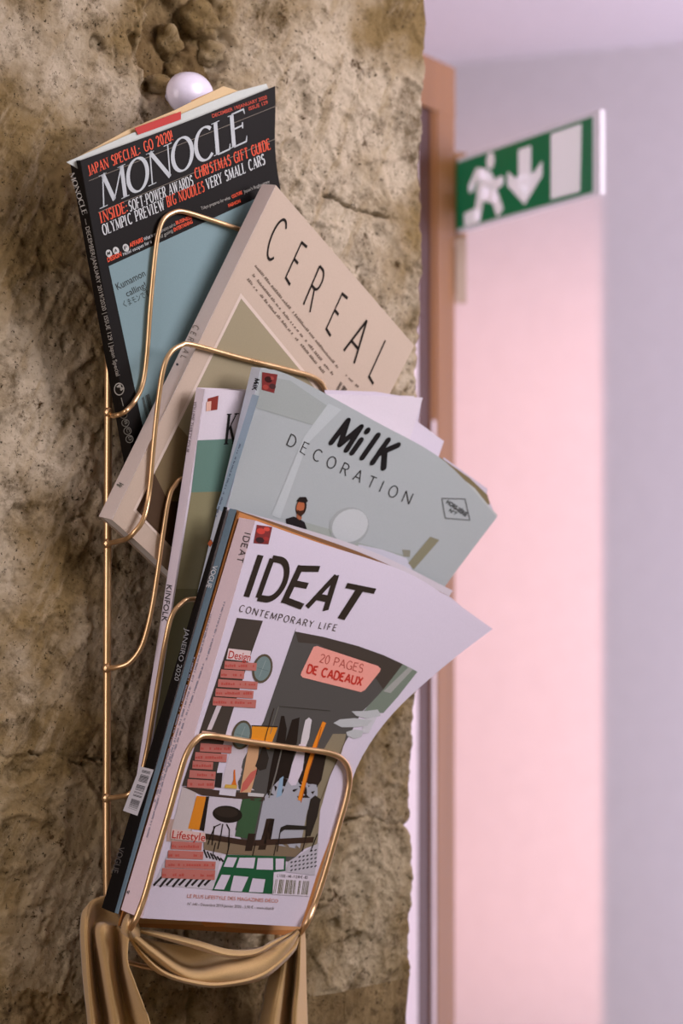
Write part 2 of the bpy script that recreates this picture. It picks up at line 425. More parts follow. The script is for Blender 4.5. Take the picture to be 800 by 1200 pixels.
# ------------------------------------------------------------------ the stone wall
def _perm(seed):
    r = np.random.RandomState(seed); p = r.permutation(256); return np.concatenate([p, p])
def pnoise(x, y, seed=0):
    p = _perm(seed); xi = np.floor(x).astype(int); yi = np.floor(y).astype(int); xf = x - xi; yf = y - yi
    xi &= 255; yi &= 255
    u = xf * xf * xf * (xf * (xf * 6 - 15) + 10); v = yf * yf * yf * (yf * (yf * 6 - 15) + 10)
    def g(h, dx, dy): a = h * (2 * math.pi / 256); return np.cos(a) * dx + np.sin(a) * dy
    aa = p[p[xi] + yi]; ab = p[p[xi] + yi + 1]; ba = p[p[xi + 1] + yi]; bb = p[p[xi + 1] + yi + 1]
    x1 = g(aa, xf, yf) * (1 - u) + g(ba, xf - 1, yf) * u; x2 = g(ab, xf, yf - 1) * (1 - u) + g(bb, xf - 1, yf - 1) * u
    return (x1 * (1 - v) + x2 * v) * 1.4
def fbm(x, y, o=4, seed=0):
    r = np.zeros_like(x); a = 1.0
    for i in range(o): r += a * pnoise(x * 2 ** i + 13.7 * i, y * 2 ** i + 7.1 * i, seed + i); a *= .5
    return r
def dist_poly(S_, Z_, pts):
    d = np.full(S_.shape, 9.0)
    for (x0, y0), (x1, y1) in zip(pts[:-1], pts[1:]):
        dx, dy = x1 - x0, y1 - y0; t = np.clip(((S_ - x0) * dx + (Z_ - y0) * dy) / (dx * dx + dy * dy + 1e-12), 0, 1)
        d = np.minimum(d, np.hypot(S_ - x0 - t * dx, Z_ - y0 - t * dy))
    return d
def sstep(a, b, x): t = np.clip((x - a) / (b - a), 0, 1); return t * t * (3 - 2 * t)

def stone_mat(name, base, light, dark, scale=1.0):
    m = bpy.data.materials.new(name); m.use_nodes = True; nt = m.node_tree; b = nt.nodes['Principled BSDF']
    b.inputs['Roughness'].default_value = .92; b.inputs['Specular IOR Level'].default_value = .15
    N_ = nt.nodes.new; L_ = nt.links.new
    tc = N_('ShaderNodeTexCoord'); mp = N_('ShaderNodeMapping'); mp.inputs['Rotation'].default_value = (0, 0, -YAW); L_(tc.outputs['Object'], mp.inputs[0])
    def noise(sc, det=6, rough=.6, src=None):
        n = N_('ShaderNodeTexNoise'); n.inputs['Scale'].default_value = sc; n.inputs['Detail'].default_value = det; n.inputs['Roughness'].default_value = rough
        L_((src or mp).outputs[0], n.inputs['Vector']); return n
    def mix(fac, c1, c2, blend='MIX', lo=None, hi=None):
        x = N_('ShaderNodeMix'); x.data_type = 'RGBA'; x.blend_type = blend
        if lo is not None:
            r = N_('ShaderNodeMapRange'); r.interpolation_type = 'SMOOTHSTEP'; r.inputs['From Min'].default_value = lo; r.inputs['From Max'].default_value = hi
            L_(fac, r.inputs[0]); fac = r.outputs[0]
        L_(fac, x.inputs[0])
        for k, c in ((6, c1), (7, c2)):
            if isinstance(c, tuple): x.inputs[k].default_value = c
            else: L_(c, x.inputs[k])
        return x.outputs[2]
    c = mix(noise(7 * scale).outputs['Fac'], rgb(*base), rgb(*light), lo=.40, hi=.62)
    c = mix(noise(19 * scale, 8, .75).outputs['Fac'], c, rgb(*dark), lo=.48, hi=.70)
    mp1 = N_('ShaderNodeMapping'); mp1.inputs['Rotation'].default_value = (0, math.radians(-30), 0); L_(mp.outputs[0], mp1.inputs[0])
    mp2 = N_('ShaderNodeMapping'); mp2.inputs['Scale'].default_value = (90, 30, 20); L_(mp1.outputs[0], mp2.inputs[0])
    st = noise(1, 5, .65, mp2)
    c = mix(st.outputs['Fac'], c, rgb(*[int(v * .5 + w * .5) for v, w in zip(light, base)]), lo=.50, hi=.72)
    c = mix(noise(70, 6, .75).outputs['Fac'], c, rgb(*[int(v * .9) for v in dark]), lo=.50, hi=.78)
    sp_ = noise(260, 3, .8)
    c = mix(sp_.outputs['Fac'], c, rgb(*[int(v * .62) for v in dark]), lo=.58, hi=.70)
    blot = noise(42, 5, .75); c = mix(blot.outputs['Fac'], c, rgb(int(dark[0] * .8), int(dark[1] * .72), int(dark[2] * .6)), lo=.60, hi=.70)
    L_(c, b.inputs['Base Color'])
    bp = N_('ShaderNodeBump'); bp.inputs['Strength'].default_value = 1.0; bp.inputs['Distance'].default_value = .0034
    n4 = noise(170, 9, .75); L_(n4.outputs['Fac'], bp.inputs['Height']); L_(bp.outputs[0], b.inputs['Normal'])
    return m
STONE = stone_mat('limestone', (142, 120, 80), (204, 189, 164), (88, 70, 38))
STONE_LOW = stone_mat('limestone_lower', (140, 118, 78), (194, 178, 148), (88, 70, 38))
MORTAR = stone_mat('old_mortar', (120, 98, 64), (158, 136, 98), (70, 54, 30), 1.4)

def build_wall():
    root = empty('wall_left', wp(0, 0, 0)); tag(root, kind='structure')
    s_dense = np.linspace(-.13, .290, 400); z_dense = np.linspace(1.125, 1.895, 740)
    s_all = np.concatenate([np.linspace(-2.2, -.13, 40)[:-1], s_dense]); ns = len(s_all)
    z_all = np.concatenate([np.linspace(0, 1.125, 36)[:-1], z_dense, np.linspace(1.895, 2.4, 18)[1:]])
    # last columns roll round the corner and back through the wall
    S0, Z0 = np.meshgrid(s_all, z_all)
    edge = .2985 + .0022 * pnoise(Z0[:, :1] * 30, Z0[:, :1] * 0 + 3.3, 5) + .0016 * pnoise(Z0[:, :1] * 90, Z0[:, :1] * 0 + .3, 6) + .0012 * pnoise(Z0[:, :1] * 260, Z0[:, :1] * 0 + .6, 9)
    # taper measured on the photographed edge
    e_top, e_bot = sz(496, 40)[0], sz(481, 1150)[0]
    edge += (e_bot - .2985) + (e_top - e_bot) * np.clip((Z0[:, :1] - 1.15) / .72, -.2, 1.2)
    edge += .0165
    notch = np.exp(-((Z0[:, :1] - sz(478, 972)[1]) / .004) ** 2) * .006; edge -= notch
    Sg = np.where(S0 > .2, .2 + (S0 - .2) / (.290 - .2) * (edge - .2), S0)
    def pl(pts): return [sz(*p) for p in pts]
    wob = .0025 * pnoise(Sg * 60, Z0 * 60, 31) + .0012 * pnoise(Sg * 200, Z0 * 200, 33)
    J1 = pl([(-2600, 870), (-60, 880), (30, 889), (70, 884), (120, 893), (250, 925), (380, 968), (410, 964), (440, 961), (470, 968), (520, 970)])
    J2 = pl([(-2600, 1180), (-60, 1172), (40, 1166), (100, 1172), (250, 1160), (330, 1150), (380, 1176), (430, 1165), (470, 1178), (520, 1172)])
    J1z = np.interp(Sg, [p[0] for p in J1], [p[1] for p in J1]) + wob * 1.2
    J2z = np.interp(Sg, [p[0] for p in J2], [p[1] for p in J2]) + wob * 2.2 + .004 * fbm(Sg * 160, Z0 * 60, 3, 51)
    Vp = pl([(150, -900), (168, -60), (172, 60), (180, 128), (205, 260), (230, 500), (232, 930)])
    Vs = np.interp(-Z0, [-p[1] for p in Vp], [p[0] for p in Vp]) + wob
    H = .0035 * fbm(Sg * 6, Z0 * 6, 2, 1) + .0011 * fbm(Sg * 24, Z0 * 24, 3, 4) + .0006 * fbm(Sg * 95, Z0 * 95, 4, 8) + .00035 * fbm(Sg * 300, Z0 * 300, 2, 10)
    a = math.radians(62); ru, rv = Sg * math.sin(a) - Z0 * math.cos(a), Sg * math.cos(a) + Z0 * math.sin(a)
    stre = fbm(ru * 130, rv * 9, 2, 12); mask = sstep(-.3, .3, pnoise(Sg * 9, Z0 * 9, 14))
    H += .0007 * stre * (.35 + .65 * mask)
    pit = sstep(.34, .62, fbm(Sg * 55, Z0 * 55, 3, 17)); H -= .0014 * pit
    pit2 = sstep(.60, .78, pnoise(Sg * 120, Z0 * 80, 19)); H -= .0015 * pit2
    rid = 1 - np.abs(fbm(Sg * 14, Z0 * 14, 3, 23)); H += .002 * sstep(.8, 1, rid) - .001
    # cracks and hollows seen in the photograph
    def crack(pts, w, d):
        nonlocal H
        H = H - d * np.exp(-(dist_poly(Sg + wob * .6 + .0012 * fbm(Sg * 300, Z0 * 300, 2, 61), Z0 + wob * .6 + .0012 * fbm(Sg * 280, Z0 * 280, 2, 63), pl(pts)) / w) ** 2)
    crack([(388, 228), (405, 233), (420, 242), (438, 247), (462, 254)], .0010, .007)
    crack([(150, 891), (128, 893), (115, 888)], .0012, .004); crack([(55, 889), (42, 883)], .0012, .004); crack([(88, 896), (120, 898)], .001, .003)
    crack([(400, 972), (415, 965), (428, 962)], .0014, .005); crack([(345, 1000), (352, 985)], .001, .003)
    crack([(96, 608), (112, 604)], .0012, .003)
    def hollow(px, py, rx, ry, d, rough=.35):
        nonlocal H
        c = sz(px, py); k = 1 / 1290.0; kz = 1 / 1680.0
        r = np.hypot((Sg - c[0]) / (rx * k), (Z0 - c[1]) / (ry * kz)) + rough * fbm(Sg * 40, Z0 * 40, 3, int(px) % 50)
        H = H - d * (1 - sstep(.55, 1.1, r))
    hollow(124, 48, 9, 10, .005); hollow(362, 120, 18, 26, .005); hollow(350, 175, 12, 16, .004); hollow(38, 905, 26, 16, .005)
    hollow(350, 255, 14, 14, .004); hollow(402, 1090, 8, 14, .004); hollow(425, 1045, 20, 30, .0035); hollow(440, 300, 16, 40, -.003); hollow(60, 690, 30, 60, -.003)
    hollow(90, 180, 50, 30, .003); hollow(30, 620, 20, 30, .003); hollow(420, 1100, 12, 12, .003)
    hollow(222, 55, 60, 76, .012, .5); hollow(215, 5, 50, 60, .008, .5)
    low = sstep(.0, .006, J2z - Z0); H = H - .001 * low - .002 * low * np.abs(fbm(Sg * 60, Z0 * 60, 3, 27))
    H = H - .0018 * np.exp(-((Z0 - J1z) / .0016) ** 2)
    H = H - .003 * np.exp(-((Sg - Vs) / .003) ** 2)
    H = H - .010                                             # mean face sits behind the rack
    # roll the free edge back
    er = edge - Sg; H = H - .010 * (1 - sstep(0, .012, er)) ** 2
    nz = len(z_all)
    extra = [.03, .08, .16, .25]
    vs = []
    O0 = np.array(P0); Ua, Na = np.array(U), np.array(N)
    pts = O0[None, None] + Sg[..., None] * Ua + H[..., None] * Na; pts[..., 2] = Z0
    cols = [pts]
    for e in extra:
        q = O0[None, None] + (edge - .003 * e)[..., None] * Ua + (H[:, -1:] - e)[..., None] * Na; q[..., 2] = Z0[:, :1]; cols.append(q)
    P = np.concatenate(cols, 1); nc = P.shape[1]
    rec = hyp = None
    # region of every cell
    Sc = Sg; hole = np.hypot((Sc - sz(216, 55)[0]) / .036, (Z0 - sz(216, 55)[1]) / .046) + .3 * fbm(Sc * 30, Z0 * 30, 2, 41)
    left = Sc < Vs
    reg = np.where(Z0 > J1z, np.where(left, 0, 1), np.where(Z0 > J2z, 2, 3))
    reg = np.where((hole < .95) & (Z0 > J1z), 4, reg)
    reg = np.concatenate([reg] + [reg[:, -1:]] * len(extra), 1)
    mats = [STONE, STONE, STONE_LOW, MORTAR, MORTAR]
    cell = reg[:-1, :-1]
    idx = np.arange(nz * nc).reshape(nz, nc)
    for r in range(5):
        jj, ii = np.where(cell == r)
        quads = np.stack([idx[jj, ii], idx[jj, ii + 1], idx[jj + 1, ii + 1], idx[jj + 1, ii]], 1)
        used, inv = np.unique(quads, return_inverse=True); q = inv.reshape(-1, 4)
        me = bpy.data.meshes.new('stone'); V = P.reshape(-1, 3)[used] - np.array(root.location)
        me.vertices.add(len(V)); me.vertices.foreach_set('co', V.ravel())
        me.loops.add(q.size); me.loops.foreach_set('vertex_index', q.ravel().astype(np.int32))
        me.polygons.add(len(q)); me.polygons.foreach_set('loop_start', np.arange(0, q.size, 4, dtype=np.int32)); me.polygons.foreach_set('loop_total', np.full(len(q), 4, np.int32))
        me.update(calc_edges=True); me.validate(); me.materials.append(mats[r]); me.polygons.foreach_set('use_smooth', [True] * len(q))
        o = bpy.data.objects.new('stone' if r in (0, 1, 2) else 'mortar', me); COL.objects.link(o); o.parent = root
        if r == 3: o['label'] = 'dark rough mortar band under the lower stone'
        if r == 4: o['label'] = 'dark rubble-filled hollow between the upper stones'
    # small loose stones wedged in the hollow
    rnd = random.Random(4)
    for (px, py, rx, rz) in [(184, 101, .011, .010), (232, 20, .016, .013), (197, 48, .010, .012), (246, 62, .012, .010), (203, 82, .008, .007), (250, 108, .010, .008)]:
        c = W(px, py, -.022); bm = bmesh.new(); bmesh.ops.create_icosphere(bm, subdivisions=3, radius=1)
        for v in bm.verts:
            k = 1 + .22 * math.sin(v.co.x * 3 + px) * math.cos(v.co.z * 4 + py) + .12 * math.sin(v.co.y * 7 + v.co.z * 5) + rnd.uniform(-.03, .03)
            q = v.co * k; v.co = (c + U * q.x * rx + N * q.y * rx * .8 + Z * q.z * rz) - root.location
        me = bpy.data.meshes.new('stone'); bm.to_mesh(me); bm.free(); me.materials.append(STONE_LOW if py != 101 else STONE)
        me.polygons.foreach_set('use_smooth', [True] * len(me.polygons))
        o = bpy.data.objects.new('stone', me); COL.objects.link(o); o.parent = root
build_wall()

# ------------------------------------------------------------------ doorway and corridor beyond
def paint(name, col, bump=.15, rough=.75, sc=30):
    m = bpy.data.materials.new(name); m.use_nodes = True; nt = m.node_tree; b = nt.nodes['Principled BSDF']
    b.inputs['Roughness'].default_value = rough
    tc = nt.nodes.new('ShaderNodeTexCoord'); no = nt.nodes.new('ShaderNodeTexNoise'); no.inputs['Scale'].default_value = sc; no.inputs['Detail'].default_value = 6
    mx = nt.nodes.new('ShaderNodeMix'); mx.data_type = 'RGBA'; c = rgb(*col)
    mx.inputs[6].default_value = tuple(x * .94 for x in c[:3]) + (1,); mx.inputs[7].default_value = tuple(min(1, x * 1.04) for x in c[:3]) + (1,)
    bp = nt.nodes.new('ShaderNodeBump'); bp.inputs['Strength'].default_value = bump; bp.inputs['Distance'].default_value = .002
    nt.links.new(tc.outputs['Object'], no.inputs['Vector']); nt.links.new(no.outputs['Fac'], mx.inputs[0]); nt.links.new(mx.outputs[2], b.inputs['Base Color'])
    nt.links.new(no.outputs['Fac'], bp.inputs['Height']); nt.links.new(bp.outputs[0], b.inputs['Normal'])
    return m
def wood(name, c1, c2):
    m = bpy.data.materials.new(name); m.use_nodes = True; nt = m.node_tree; b = nt.nodes['Principled BSDF']; b.inputs['Roughness'].default_value = .45
    tc = nt.nodes.new('ShaderNodeTexCoord'); mp = nt.nodes.new('ShaderNodeMapping'); mp.inputs['Scale'].default_value = (60, 60, 2.2)
    no = nt.nodes.new('ShaderNodeTexNoise'); no.inputs['Scale'].default_value = 1; no.inputs['Detail'].default_value = 5
    mx = nt.nodes.new('ShaderNodeMix'); mx.data_type = 'RGBA'; mx.inputs[6].default_value = rgb(*c1); mx.inputs[7].default_value = rgb(*c2)
    nt.links.new(tc.outputs['Object'], mp.inputs[0]); nt.links.new(mp.outputs[0], no.inputs['Vector']); nt.links.new(no.outputs['Fac'], mx.inputs[0]); nt.links.new(mx.outputs[2], b.inputs['Base Color'])
    return m
WHITE = paint('white_plaster', (232, 226, 226)); CEIL = paint('ceiling_paint', (244, 236, 240)); FLOORM = paint('floor_tile', (150, 132, 112), .2, .5, 12)
OAK = wood('oak', (128, 82, 38), (172, 118, 68)); DARKOAK = wood('dark_oak', (62, 24, 8), (88, 40, 16)); PALEW = paint('pale_edge_and_reflection', (240, 222, 226), .05, .5)

def quad_wall(name, a, b, z0, z1, thick, mat):
    d = (b - a).normalized(); n = Vector((-d.y, d.x, 0))
    o = box(name, Vector((a.x, a.y, z0)), b - a, n * thick, Z * (z1 - z0), mat); o['kind'] = 'structure'; return o
bd = Vector((.906, -.4233, 0)).normalized()
Bw = Vector((.231, 4.457, 0))
quad_wall('wall_back', Bw - bd * 2.2, Bw + bd * 2.0, 0, 2.4, .12, WHITE)
o = box('ceiling', Vector((-2.6, -1.2, 2.4)), Vector((5.6, 0, 0)), Vector((0, 7, 0)), Vector((0, 0, .1)), CEIL); o['kind'] = 'structure'
o = box('floor', Vector((-2.6, -1.2, -.1)), Vector((5.6, 0, 0)), Vector((0, 7, 0)), Vector((0, 0, .1)), FLOORM); o['kind'] = 'structure'
o = box('unseen_light_block', Vector((.941, 2.44, 0)), Vector((1.4, -.1, 0)), Vector((0, .14, 0)), Vector((0, 0, 2.4)), WHITE); o['kind'] = 'structure'  # unseen slab, placed to cut the warm spot off part of the back wall

def door_frame():
    root = empty('door_1', (0.1, 2.4, 0)); tag(root, kind='structure')
    d = Vector((.039, .080, 0)).normalized(); n = Vector((d.y, -d.x, 0))       # face direction; n points into the opening
    def X(px, Y): return Vector(((px - CX) / F * Y, Y, 0))
    base = X(496, 2.40); topz = CZ + 534 / F * 2.40
    # stepped jamb section, seen almost edge-on
    secs = [('jamb_stop', -.070, -.015, .0, PALEW), ('jamb_groove', -.015, .020, -.001, DARKOAK), ('jamb_bead', .020, .030, .001, OAK), ('jamb_board', .030, .079, .003, OAK)]
    for nm, a0, a1, prj, mt in secs:
        bx = box(nm, base + d * a0 - n * .05, d * (a1 - a0), n * (.05 + prj), Z * topz, mt, root)
    box('pale_reflection', base + d * .0205 + n * .001, d * .009, n * .0008, Z * 1.60, PALEW, root)  # pale strip painted in for light reflected on the lower wood
    hd = box('door_head', Vector((base.x, base.y, topz - .055)) - d * .06 - n * .06, d * .139, n * .0635, Z * .056, OAK, root)
    # hinge leaf below the sign
    h = empty('door_hinge', base + d * .098 + Z * 1.75); h.parent = root; h.location = Vector(h.location) - root.location
    hp = Vector(root.location) + Vector(h.location)
    p = X(531, 2.5)
    zt, zb = CZ + (600 - 282) / F * 2.5, CZ + (600 - 358) / F * 2.5
    mesh = box('hinge_plate', Vector((p.x + .001, 2.470, zb)), Vector((.012, 0, 0)), Vector((0, .01, 0)), Z * (zt - zb), flat((226, 206, 190), .35, 0, .2), h)
    bx = box('hinge_barrel', Vector((p.x - .005, 2.475, zb + .01)), Vector((.006, 0, 0)), Vector((0, .008, 0)), Z * (zt - zb - .02), flat((92, 52, 26), .4), h)
door_frame()

def exit_sign():
    TLp = EYE + ray(524, 192) * 2.51; L0 = Vector((TLp.x + .010, TLp.y + .004, 0)); r0 = EYE + ray(696, 136) * 2.215; R0 = Vector((r0.x, r0.y, 0))
    d = (R0 - L0); L = d.length; d.normalize(); n = d.cross(Z); n = n if n.y < 0 else -n
    zt = CZ + (600 - 138) / F * 2.225; zb = CZ + (600 - 226) / F * 2.225
    root = empty('exit_sign', Vector((L0.x, L0.y, zb))); tag(root, 'green running-man exit sign with a white down arrow above the doorway', 'exit sign')
    clear = bpy.data.materials.new('frosted_acrylic'); clear.use_nodes = True; b = clear.node_tree.nodes['Principled BSDF']
    b.inputs['Base Color'].default_value = rgb(214, 204, 216); b.inputs['Roughness'].default_value = .35; b.inputs['Emission Color'].default_value = rgb(226, 216, 232); b.inputs['Emission Strength'].default_value = .35
    H = zt - zb
    box('acrylic_panel', Vector((L0.x, L0.y, zb - .004)) - n * .001 - d * .012, d * (L + .022), -n * .006, Z * (H + .009), clear, root)
    S = Surf(Vector((L0.x, L0.y, zb)), d, Z, n)
    def lit(col, k):
        m = flat(col, .35).copy(); b2 = m.node_tree.nodes['Principled BSDF']; b2.inputs['Emission Color'].default_value = rgb(*col); b2.inputs['Emission Strength'].default_value = k; return m
    def q(pts, nm, col, lay):
        mesh_obj(nm, [S.at(a * L, b_ * H, lay * .0006) for a, b_ in pts], [tuple(range(len(pts)))], lit(col, .55), root)
    def many(polys, nm, col, lay):
        vs, fs = [], []
        for pts in polys:
            i = len(vs); vs += [S.at(a * L, b_ * H, lay * .0006) for a, b_ in pts]; fs.append(tuple(range(i, i + len(pts))))
        mesh_obj(nm, vs, fs, lit(col, .55), root)
    GREEN = (6, 98, 62)
    box('green_face', S.at(0, 0, -.0009), d * (L * .985), n * .0012, Z * H, lit(GREEN, .5), root)
    q([(.72, .05), (.915, .05), (.925, .95), (.72, .95)], 'doorway_symbol', (226, 216, 226), 2)
    # arrow pointing down
    ax = .535; polys = [[(ax - .045, .45), (ax + .045, .45), (ax + .045, .88), (ax - .045, .88)], [(ax - .12, .50), (ax, .08), (ax + .12, .50), (ax + .085, .64), (ax, .36), (ax - .085, .64)]]
    polys[1:] = [[(ax - .125, .42), (ax - .125, .62), (ax, .34), (ax, .08)], [(ax, .08), (ax, .34), (ax + .125, .62), (ax + .125, .42)], [(ax - .06, .50), (ax, .18), (ax + .06, .50)]]
    many(polys, 'arrow_symbol', (226, 216, 226), 2)
    # running figure: thick strokes scaled to the face
    k = L / H
    def st(pts, w): return [[((x * 1.15 - .2) / k, y) for x, y in qd] for qd in strip(pts, lambda a, b_: w / 2)]
    def disc(cx, cy, r): return [[((cx * 1.15 - .2) / k + r / k * math.cos(a), cy + r * math.sin(a)) for a in [math.pi * i / 8 for i in range(16)]]]
    o = .22
    fig = disc(o + 1.0, .86, .125)
    fig += st([(o + .88, .72), (o + .74, .38)], .33)
    fig += st([(o + .90, .68), (o + .62, .74), (o + .42, .54)], .15) + disc(o + .42, .54, .06)
    fig += st([(o + .92, .68), (o + 1.10, .48), (o + 1.32, .52)], .15) + disc(o + 1.32, .52, .06)
    fig += st([(o + .76, .42), (o + 1.12, .32), (o + 1.28, .06)], .20) + disc(o + 1.12, .32, .08)
    fig += st([(o + .72, .40), (o + .62, .12), (o + .24, .10)], .20) + disc(o + .62, .12, .08)
    many(fig, 'running_figure_symbol', (226, 216, 226), 2)
    # bracket fixing to the door frame
    box('bracket', Vector((L0.x, L0.y, zb - .012)) + n * .004 - d * .014, d * .016, -n * .016, Z * (H + .024), flat((150, 104, 58), .4), root)
exit_sign()

# ------------------------------------------------------------------ white knob and brass rack
kn = empty('wall_knob', W(223, 112, .0)); tag(kn, 'round white wall knob behind the top of the black magazine', 'knob')
c = W(223, 110, .006); vs, fs = [], []; seg = 28
prof = [(0, .012), (.006, .0115), (.011, .009), (.0145, .004), (.0155, -.002), (.014, -.006), (.007, -.007), (.006, -.016), (.006, -.03)]
for r_, o_ in prof:
    for k in range(seg):
        a = 2 * math.pi * k / seg; vs.append(c + N * o_ + U * (math.cos(a) * r_ * 1.28) + Z * (math.sin(a) * r_ * 1.05))
for i in range(len(prof) - 1):
    for k in range(seg): fs.append((i * seg + k, i * seg + (k + 1) % seg, (i + 1) * seg + (k + 1) % seg, (i + 1) * seg + k))
mesh_obj('knob_head', vs, fs, flat((222, 216, 232), .3, .4), kn, smooth=True)

# ------------------------------------------------------------------ magazines
SURF = {}
C2 = lambda x, y: (60 + x * .35, 240 + y * .35)
C1 = lambda x, y: (60 + x * .35, 70 + y * .35)
INK = (34, 28, 22)

# --- black magazine at the top
root, S, Sp, A, B = magazine('magazine', 'black magazine with orange and white serif headlines, topmost in the rack',
    (94, 188), (322, 101), (402, 470), (158, 548), 540, .0200, 190, .0440, .0115, .0115, ((20, 17, 15), .5, .0), ((20, 17, 15), .5, .0), top=((210, 146),), right=((330, 230),))
SURF['mono'] = S
SURF['monoS'] = B.surf
SER = dict(weight=.17, contrast=.30, serif=True, gap=.22)
A.text('masthead', 'MONOCLE', (117, 245), (290, 165), (-3, -38), (176, 182, 184), style=dict(weight=.15, contrast=.34, serif=True, gap=.16, slant=0))
HB = dict(weight=.19, contrast=.42, serif=True, gap=.27, wide=.85)
OR = (216, 78, 42); WH = (196, 200, 200)
A.text('headline_lettering', 'JAPAN SPECIAL: GO 2020!', (104.5, 206), (203, 164), (-2.5, -11.5), OR, style=HB)
A.text('headline_lettering', 'INSIDE:', (118, 262), (150, 248), (-2.5, -12.5), OR, style=HB)
A.text('headline_lettering', 'SOFT-POWER AWARDS', (152, 248), (227, 217), (-2, -12), WH, style=HB)
A.text('headline_lettering', 'CHRISTMAS GIFT GUIDE', (229, 210), (317, 174.5), (-2, -12), OR, style=HB)
A.text('headline_lettering', 'OLYMPIC PREVIEW', (121, 276), (194, 245), (-2.5, -12), WH, style=HB)
A.text('headline_lettering', 'BIG NOODLES', (196, 243), (240, 224), (-2, -12), OR, style=HB)
A.text('headline_lettering', 'VERY SMALL CARS', (242, 222.5), (311, 192), (-2, -12), WH, style=HB)
A.text('small_lettering', 'DECEMBER 19/JANUARY 2020', (249, 138), (313, 115.5), (-1, -4), (190, 66, 40), bold=.01)
A.text('small_lettering', 'ISSUE 129', (292, 129.5), (314, 121.5), (-1, -4), (190, 66, 40), bold=.01)
A.line('rule', [(104, 212), (324, 124)], .6, (120, 110, 96)); A.line('rule', [(115, 249), (322, 163)], .6, (120, 110, 96))
def c3(x, y): return (100 + x * .1625, 200 + y * .1625)
for (x, y, ch) in ((170, 597, 'M'), (221, 577, 'A'), (292, 556, 'F')):
    cx_, cy_ = c3(x, y); A.ell('round_symbol', cx_, cy_, 3.6, 4.6, -20, (188, 190, 186), 2)
    A.text('round_symbol', ch, (cx_ - 1.8, cy_ + 2.4), (cx_ + 1.6, cy_ + 1.2), (-.5, -4), (30, 26, 22), 4, bold=.02)
A.text('small_lettering', 'AFFAIRS', c3(320, 555), c3(418, 510), (-1, -5), OR, bold=.03)
A.text('small_lettering', 'What is next for', c3(425, 508), c3(560, 440), (-1, -4), WH); A.text('small_lettering', 'nations such as', c3(560, 440), c3(650, 395), (-1, -4), (160, 158, 150))
A.text('small_lettering', 'BUSINESS', c3(655, 390), c3(770, 345), (-1, -4), OR, bold=.03)
A.text('small_lettering', 'DESIGN', c3(162, 660), c3(262, 615), (-1, -5), OR, bold=.03); A.text('small_lettering', 'Hotel escapes for a', c3(275, 615), c3(480, 520), (-1, -4), WH)
A.text('small_lettering', 'and going', c3(520, 500), c3(632, 440), (-1, -4), (160, 158, 150)); A.text('small_lettering', 'ENTERTAINING', c3(640, 440), c3(775, 378), (-1, -4), OR, bold=.03)
A.text('small_lettering', 'Tokyo prepares for what', (236, 246), (270, 233), (-1, -3.6), (160, 158, 150)); A.text('small_lettering', 'CULTURE', (272, 232.5), (284, 227), (-1, -3.6), OR, bold=.03)
A.text('small_lettering', 'Japan\'s Rugby story', (286, 226.5), (316, 214), (-1, -3.6), (160, 158, 150)); A.text('small_lettering', 'FASHION', (268, 243), (282, 237), (-1, -3.6), OR, bold=.03)
A.poly('cover_picture', [(127.3, 312), (323, 222), (372, 440), (212, 510), (172, 522)], (116, 142, 146), 1)
ca = c3
A.text('cover_lettering', 'Kumamon', (138, 340), (171, 323), (-3.5, -7.5), (44, 46, 44)); A.text('cover_lettering', 'calling!', (149, 348), (172, 337), (-3, -7), (44, 46, 44))
A.text('cover_lettering', 'くまモンです', (146, 360), (176, 346), (-2.5, -6), (44, 46, 44))
A.barcode('barcode', [(166, 466), (175, 461), (181, 488), (172, 492)], 9, (60, 60, 56), 3)
A.build()
B.text('spine_lettering', 'MONOCLE', (81, 203), (97, 252), (5.4, -2), (186, 186, 182), style=SER)
B.text('spine_lettering', '— DECEMBER/JANUARY 2019/2020 | ISSUE 129 | Japan Special', (98, 257), (136, 441), (4.6, -1.6), (172, 170, 164), bold=.0)
pc = (139.5, 456)
for rr, cc in ((7.5, (176, 176, 170)), (6.3, (28, 25, 22))): B.ell('spine_symbol', pc[0], pc[1], rr * .8, rr, 0, cc, 2 if rr > 7 else 3)
B.text('spine_symbol', 'M', (136.5, 453), (142, 458), (4, -3), (176, 176, 170), 4, bold=.02)
for k, ch in enumerate(('A', 'B', 'C', 'D')):
    x, y = 144.5 + k * 2.4, 486 + k * 9.5
    for rr, cc in ((4.6, (132, 132, 126)), (3.9, (28, 25, 22))): B.ell('spine_symbol', x, y, rr, rr, 0, cc, 2 if rr > 4 else 3)
    B.text('spine_symbol', ch, (x - 1.5, y - 2.5), (x - .5, y + 2), (3.5, -1), (132, 132, 126), 4)
B.line('spine_symbol', [(142, 466), (144.5, 476)], .9, (150, 150, 144), 2)
B.build()
# pages fanning up behind the black cover, with the red flap
def sheet(root, S, pts, lift, col, name='page', th=.0004, label=None):
    """a loose leaf: closed polygon slab at a depth behind the cover"""
    bm = bmesh.new(); f = [bm.verts.new(S.hit(x, y, lift) - root.location) for x, y in pts]; b = [bm.verts.new(S.hit(x, y, lift) - S.ez * th - root.location) for x, y in pts]
    n = len(pts); bm.faces.new(f); bm.faces.new(list(reversed(b)))
    for i in range(n): bm.faces.new((f[(i + 1) % n], f[i], b[i], b[(i + 1) % n]))
    bmesh.ops.recalc_face_normals(bm, faces=bm.faces)
    me = bpy.data.meshes.new(name); bm.to_mesh(me); bm.free(); me.materials.append(flat(col)); o = bpy.data.objects.new(name, me); COL.objects.link(o); o.parent = root
    if label: o['label'] = label
    return o
flatS = Surf(S.O, S.ex, S.ey, S.ez)
sheet(root, flatS, [(78, 190), (150, 158), (200, 139), (240, 122), (278, 107), (312, 98), (318, 112), (210, 170), (104, 205)], -.0040, (190, 196, 190))
